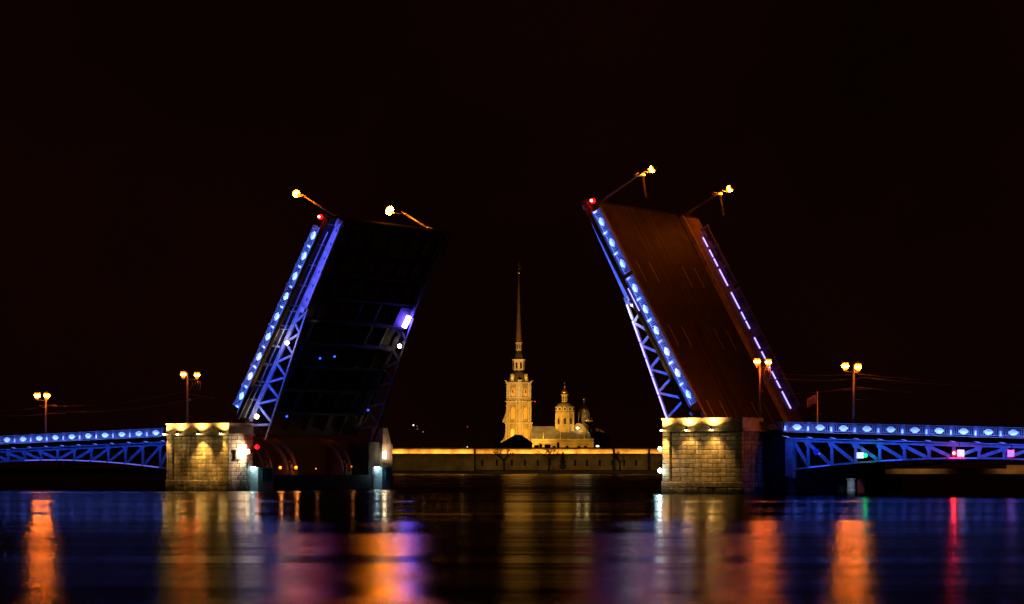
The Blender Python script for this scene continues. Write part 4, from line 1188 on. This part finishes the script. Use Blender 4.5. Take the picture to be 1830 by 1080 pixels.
# rear dome, dark, partly gilded
RD = empty('rear_chapel', (CX_(1043.5), CZ+40, 2))
tag(RD, 'dark chapel dome with gilded ribs rising behind the cathedral end', 'chapel')
kz = (CZ+40)/CZ
def t2(py): return CH(py)*kz-2-.0
RD.location.x = (1043.5-915)*(CZ+40)/F
MB().lathe([(3.0,0),(3.0,t2(738)),(3.3,t2(737)),(3.3,t2(736))], 8, rot=R(22.5)).build('drum', mat('dim_stucco', (.22,.15,.06), .8, var=.3, scale=.4), RD)
MB().lathe([(3.1,t2(736)),(2.9,t2(731)),(2.0,t2(726.5)),(1.1,t2(724.5)),(.7,t2(722)),(.65,t2(716)),(.9,t2(715.4))], 12).build('dome', mat('dark_gilded_dome', (.30,.18,.06), .35, metal=.7), RD, True)
MB().lathe([(.8,t2(715.4)),(1.2,t2(713.5)),(.9,t2(711.5)),(.2,t2(709)),(.12,t2(704))], 10).build('onion', GOLD, RD, True)
for i in range(8):
    a = R(22.5)+i*math.pi/4; MB().tube((3.5*math.cos(a),3.5*math.sin(a),t2(757)),(3.5*math.cos(a),3.5*math.sin(a),t2(738)),.25,.25,6).build('column', GOLD, RD)
o = MB().box(.8, 5.2, -4.4, -3.9, t2(754), t2(751.6)).build('balcony', GOLD, RD)
for x in (1.0, 4.6): MB().lathe([(.05,-.4),(.4,0),(.05,.5)], 8, (x,-4.2,t2(748.7))).build('finial', GOLD, o)
light('balcony_glow', 'POINT', o, (1.5, -7.5, t2(748)), 900, (1,.75,.3), shadow_soft_size=.4)
# dim building right of it
DB = empty('old_building', (CX_(1070), CZ+20, 2))
tag(DB, 'dim crumbling looking building at the right end of the cathedral', 'building')
mdim = mat('dim_old_plaster', (.30,.20,.12), .9, var=.7, scale=.5)
MB().box(-7,7,-4,4,0,tz(782)).build('wall', mdim, DB)
MB().prism([(-6,tz(782)),(6.5,tz(782)),(4.5,tz(773)),(1,tz(766)),(-3,tz(764.5))], 1, -4.2, 4.2).build('gable', mdim, DB)
MB().box(-7.3,7.3,-4.4,4.2,tz(783),tz(781.5)).build('cornice', mdim, DB)
light('old_wall_glow', 'POINT', DB, (-4, -9, tz(786)), 350, (1,.5,.25), shadow_soft_size=.4)  # added light without a fixture, lifts the dim old wall
for x in (-3.6,-.6,2.4): 
    o = MB().box(x-.7,x+.7,-4.1,-4.002,tz(793),tz(786)).build('window', DGLASS, DB)
    MB().box(x-.9,x+.9,-4.25,-4.002,tz(794.2),tz(793.2)).build('sill', mdim, o)

# dark house in front with chimneys
ROOFD = mat('dark_tin_roof', (.035,.018,.014), .8, var=.3, scale=.5)
DZ = 1500.0
def dxp(px): return (px-915)*DZ/F
def dzp(py): return CAM_H-(py-836)*DZ/F-2
DH = empty('dark_house', (dxp(920), DZ, 2))
tag(DH, 'dark hip roofed house silhouetted before the bell tower', 'house')
cx = dxp(920)
MB().box(dxp(893)-cx, dxp(951)-cx, 0, 16, 0, dzp(793)).build('wall', ROOFD, DH)
r_ = MB(); a, b = dxp(890)-cx, dxp(953)-cx
r_.v = [(a,-1,dzp(795)),(b,-1,dzp(793)),(b,17,dzp(793)),(a,17,dzp(795)),(dxp(921)-cx,7,dzp(776.5)),(dxp(933)-cx,7,dzp(777.5))]
r_.f = [(0,1,5,4),(1,2,5),(2,3,4,5),(3,0,4),(0,3,2,1)]; r_.build('roof', ROOFD, DH)
MB().box(dxp(888)-cx-1, dxp(892)-cx, 3, 5, 0, dzp(783)).build('chimney', ROOFD, DH)
LB = empty('barracks', (dxp(1010), DZ-4, 2))
tag(LB, 'long low dark barracks roof with chimneys just above the fortress wall', 'building')
cx = dxp(1010)
LB_rf = MB(); a, b = dxp(780)-cx, dxp(1110)-cx
LB_rf.prism([(0,0),(14,0),(14,dzp(806)),(7,dzp(799.8)),(0,dzp(803))], 0, a, b).build('roof', ROOFD, LB)
for c0, c1, tp in ((955,963.5,795.5),(964,969,794),(973.5,983.5,794.5),(988,993,797),(995.5,999.7,790.5),(1011,1016,797),(1032.5,1037.5,797.2),(1044,1049,797)):
    MB().box(dxp(c0)-cx, dxp(c1)-cx, 5, 7.5, dzp(806), dzp(tp)).build('chimney', ROOFD, LB)
o = empty('yard_lamp', (dxp(1067), DZ-8, 2)); tag(o, 'small white lamp above the wall right of the cathedral', 'lamp')
MB().tube((0,0,0),(0,0,dzp(799)),.12,.08,6).build('pole', POLE, o)
MB().lathe([(.1,-.5),(.9,-.3),(1.0,.1),(.2,.5)], 10, (0,-.2,dzp(797.8)), sx=1).build('lamp_glass', mat('yard_lamp_glass', (1,1,.9), .4, emit=(1,.82,.5), estr=2.2), o)

# cathedral floodlights standing on the fortress ground
FLM = mat('tower_flood_glass', (1,.9,.7), .4)
def ground_flood(px, Z, z, aim, power, size, colr, label):
    x = (px-915)*Z/F
    r = empty('floodlight', (x, Z, z)); tag(r, label, 'floodlight', 'floodlights aimed at the cathedral')
    MB().box(-.4,.4,-.2,.3,0,.7).build('housing', STEEL_D, r)
    light('flood_beam', 'SPOT', r, (0,.5,.4), power, colr, (aim[0]-x, aim[1]-Z, aim[2]-z), spot_size=size, spot_blend=.5, shadow_soft_size=.5)
tx_ = CX_(927)
FCOL = (1.0, .53, .09)
ground_flood(893, 1545, 18, (tx_, CZ, 34), 150000, R(50), FCOL, 'floodlight left of the tower on the barracks roof')
ground_flood(965, 1545, 16, (tx_+1, CZ, 36), 100000, R(46), FCOL, 'floodlight right of the tower on the barracks roof')
ground_flood(925, 1585, 40, (tx_, CZ, 62), 9500, R(80), (1,.62,.35), 'floodlight perched below the tower dome')
ground_flood(930, 1560, 14, (tx_, CZ, 95), 260000, R(30), (1,.5,.15), 'floodlight aimed up at the spire')
ground_flood(990, 1555, 14, (CX_(1012), CZ, 20), 62000, R(75), (1,.49,.055), 'floodlight aimed at the nave and dome')
ground_flood(1015, 1575, 20, (CX_(1010), CZ, 40), 26000, R(50), (1,.52,.10), 'floodlight aimed at the octagonal dome')

# ================================================================== distant lights and far embankment
EMBK = mat('far_granite_embankment', (.30,.22,.13), .9, var=.4, scale=.2)
fe = empty('far_embankment', (320, 1400, 0)); tag(fe, 'dim brown quay wall seen under the right span', 'embankment')
MB().box((1560-915)*1400/F-320, (2100-915)*1400/F-320, 0, 20, -1, 2.6).build('quay_wall', EMBK, fe)
MB().box((1800-915)*1400/F-320, (2100-915)*1400/F-320, 1, 19, 2.602, 4.4).build('upper_wall', EMBK, fe)
for x, e_ in (((1640-915)*1400/F-320, 500), ((1822-915)*1400/F-320, 500)):
    strip_light('quay_glow', fe, (x-12, -7, 3.2), (x+12, -7, 3.2), (0,1,-.1), .2, e_*.6, (1,.5,.15), R(120))
def beacon(px, py, Z, r, m, label, name='distant_lamp', cat='lamp', group='distant lamps beyond the river'):
    x = (px-915)*Z/F; z = CAM_H-(py-836)*Z/F
    o = empty(name, (x, Z, 2)); tag(o, label, cat, group)
    MB().tube((0,0,0),(0,0,z-2-r),.12,.08,6).build('mast', DARKST, o)
    MB().lathe([(.05*r,-r),(r*.8,-r*.6),(r,0),(r*.8,r*.6),(.05*r,r)], 8, (0,0,z-2)).build('lamp_glass', m, o, True)
DW = mat('distant_white_light', (1,1,1), .4, emit=(.9,.85,.9), estr=1.6)
DD = mat('distant_dim_light', (1,1,1), .4, emit=(.6,.62,.5), estr=.25)
DR = mat('distant_red_light', (1,.2,.2), .4, emit=(1,.03,.12), estr=.5)
DO = mat('distant_orange_light', (1,.6,.2), .4, emit=(1,.42,.1), estr=1.0)
DC = mat('distant_cyan_light', (.6,1,1), .4, emit=(.35,.8,.75), estr=.6)
beacon(738.7, 760, 1800, .55, DW, 'brightest white distant light right of the left leaf')
beacon(745.5, 762, 1800, .3, DD, 'faint distant light just right of the brightest one')
beacon(746, 767, 1800, .35, DD, 'faint distant light just below the brightest one')
beacon(756, 772, 1800, .5, DD, 'pale distant light at the lower right of the small cluster')
beacon(835.5, 763, 1800, .42, DR, 'tiny red distant light above the fortress bastion')
beacon(835, 799, 1480, .3, DW, 'tiny white distant light on top of the bastion')
beacon(1424, 794, 1200, .55, DO, 'left orange distant light seen through the right truss')
beacon(1449, 795, 1200, .6, DO, 'right orange distant light seen through the right truss')
beacon(1615, 809, 1300, .3, DO, 'orange distant light seen through the middle of the right span')
beacon(1636, 810, 1300, .3, DO, 'orange distant light beside the middle of the right span')
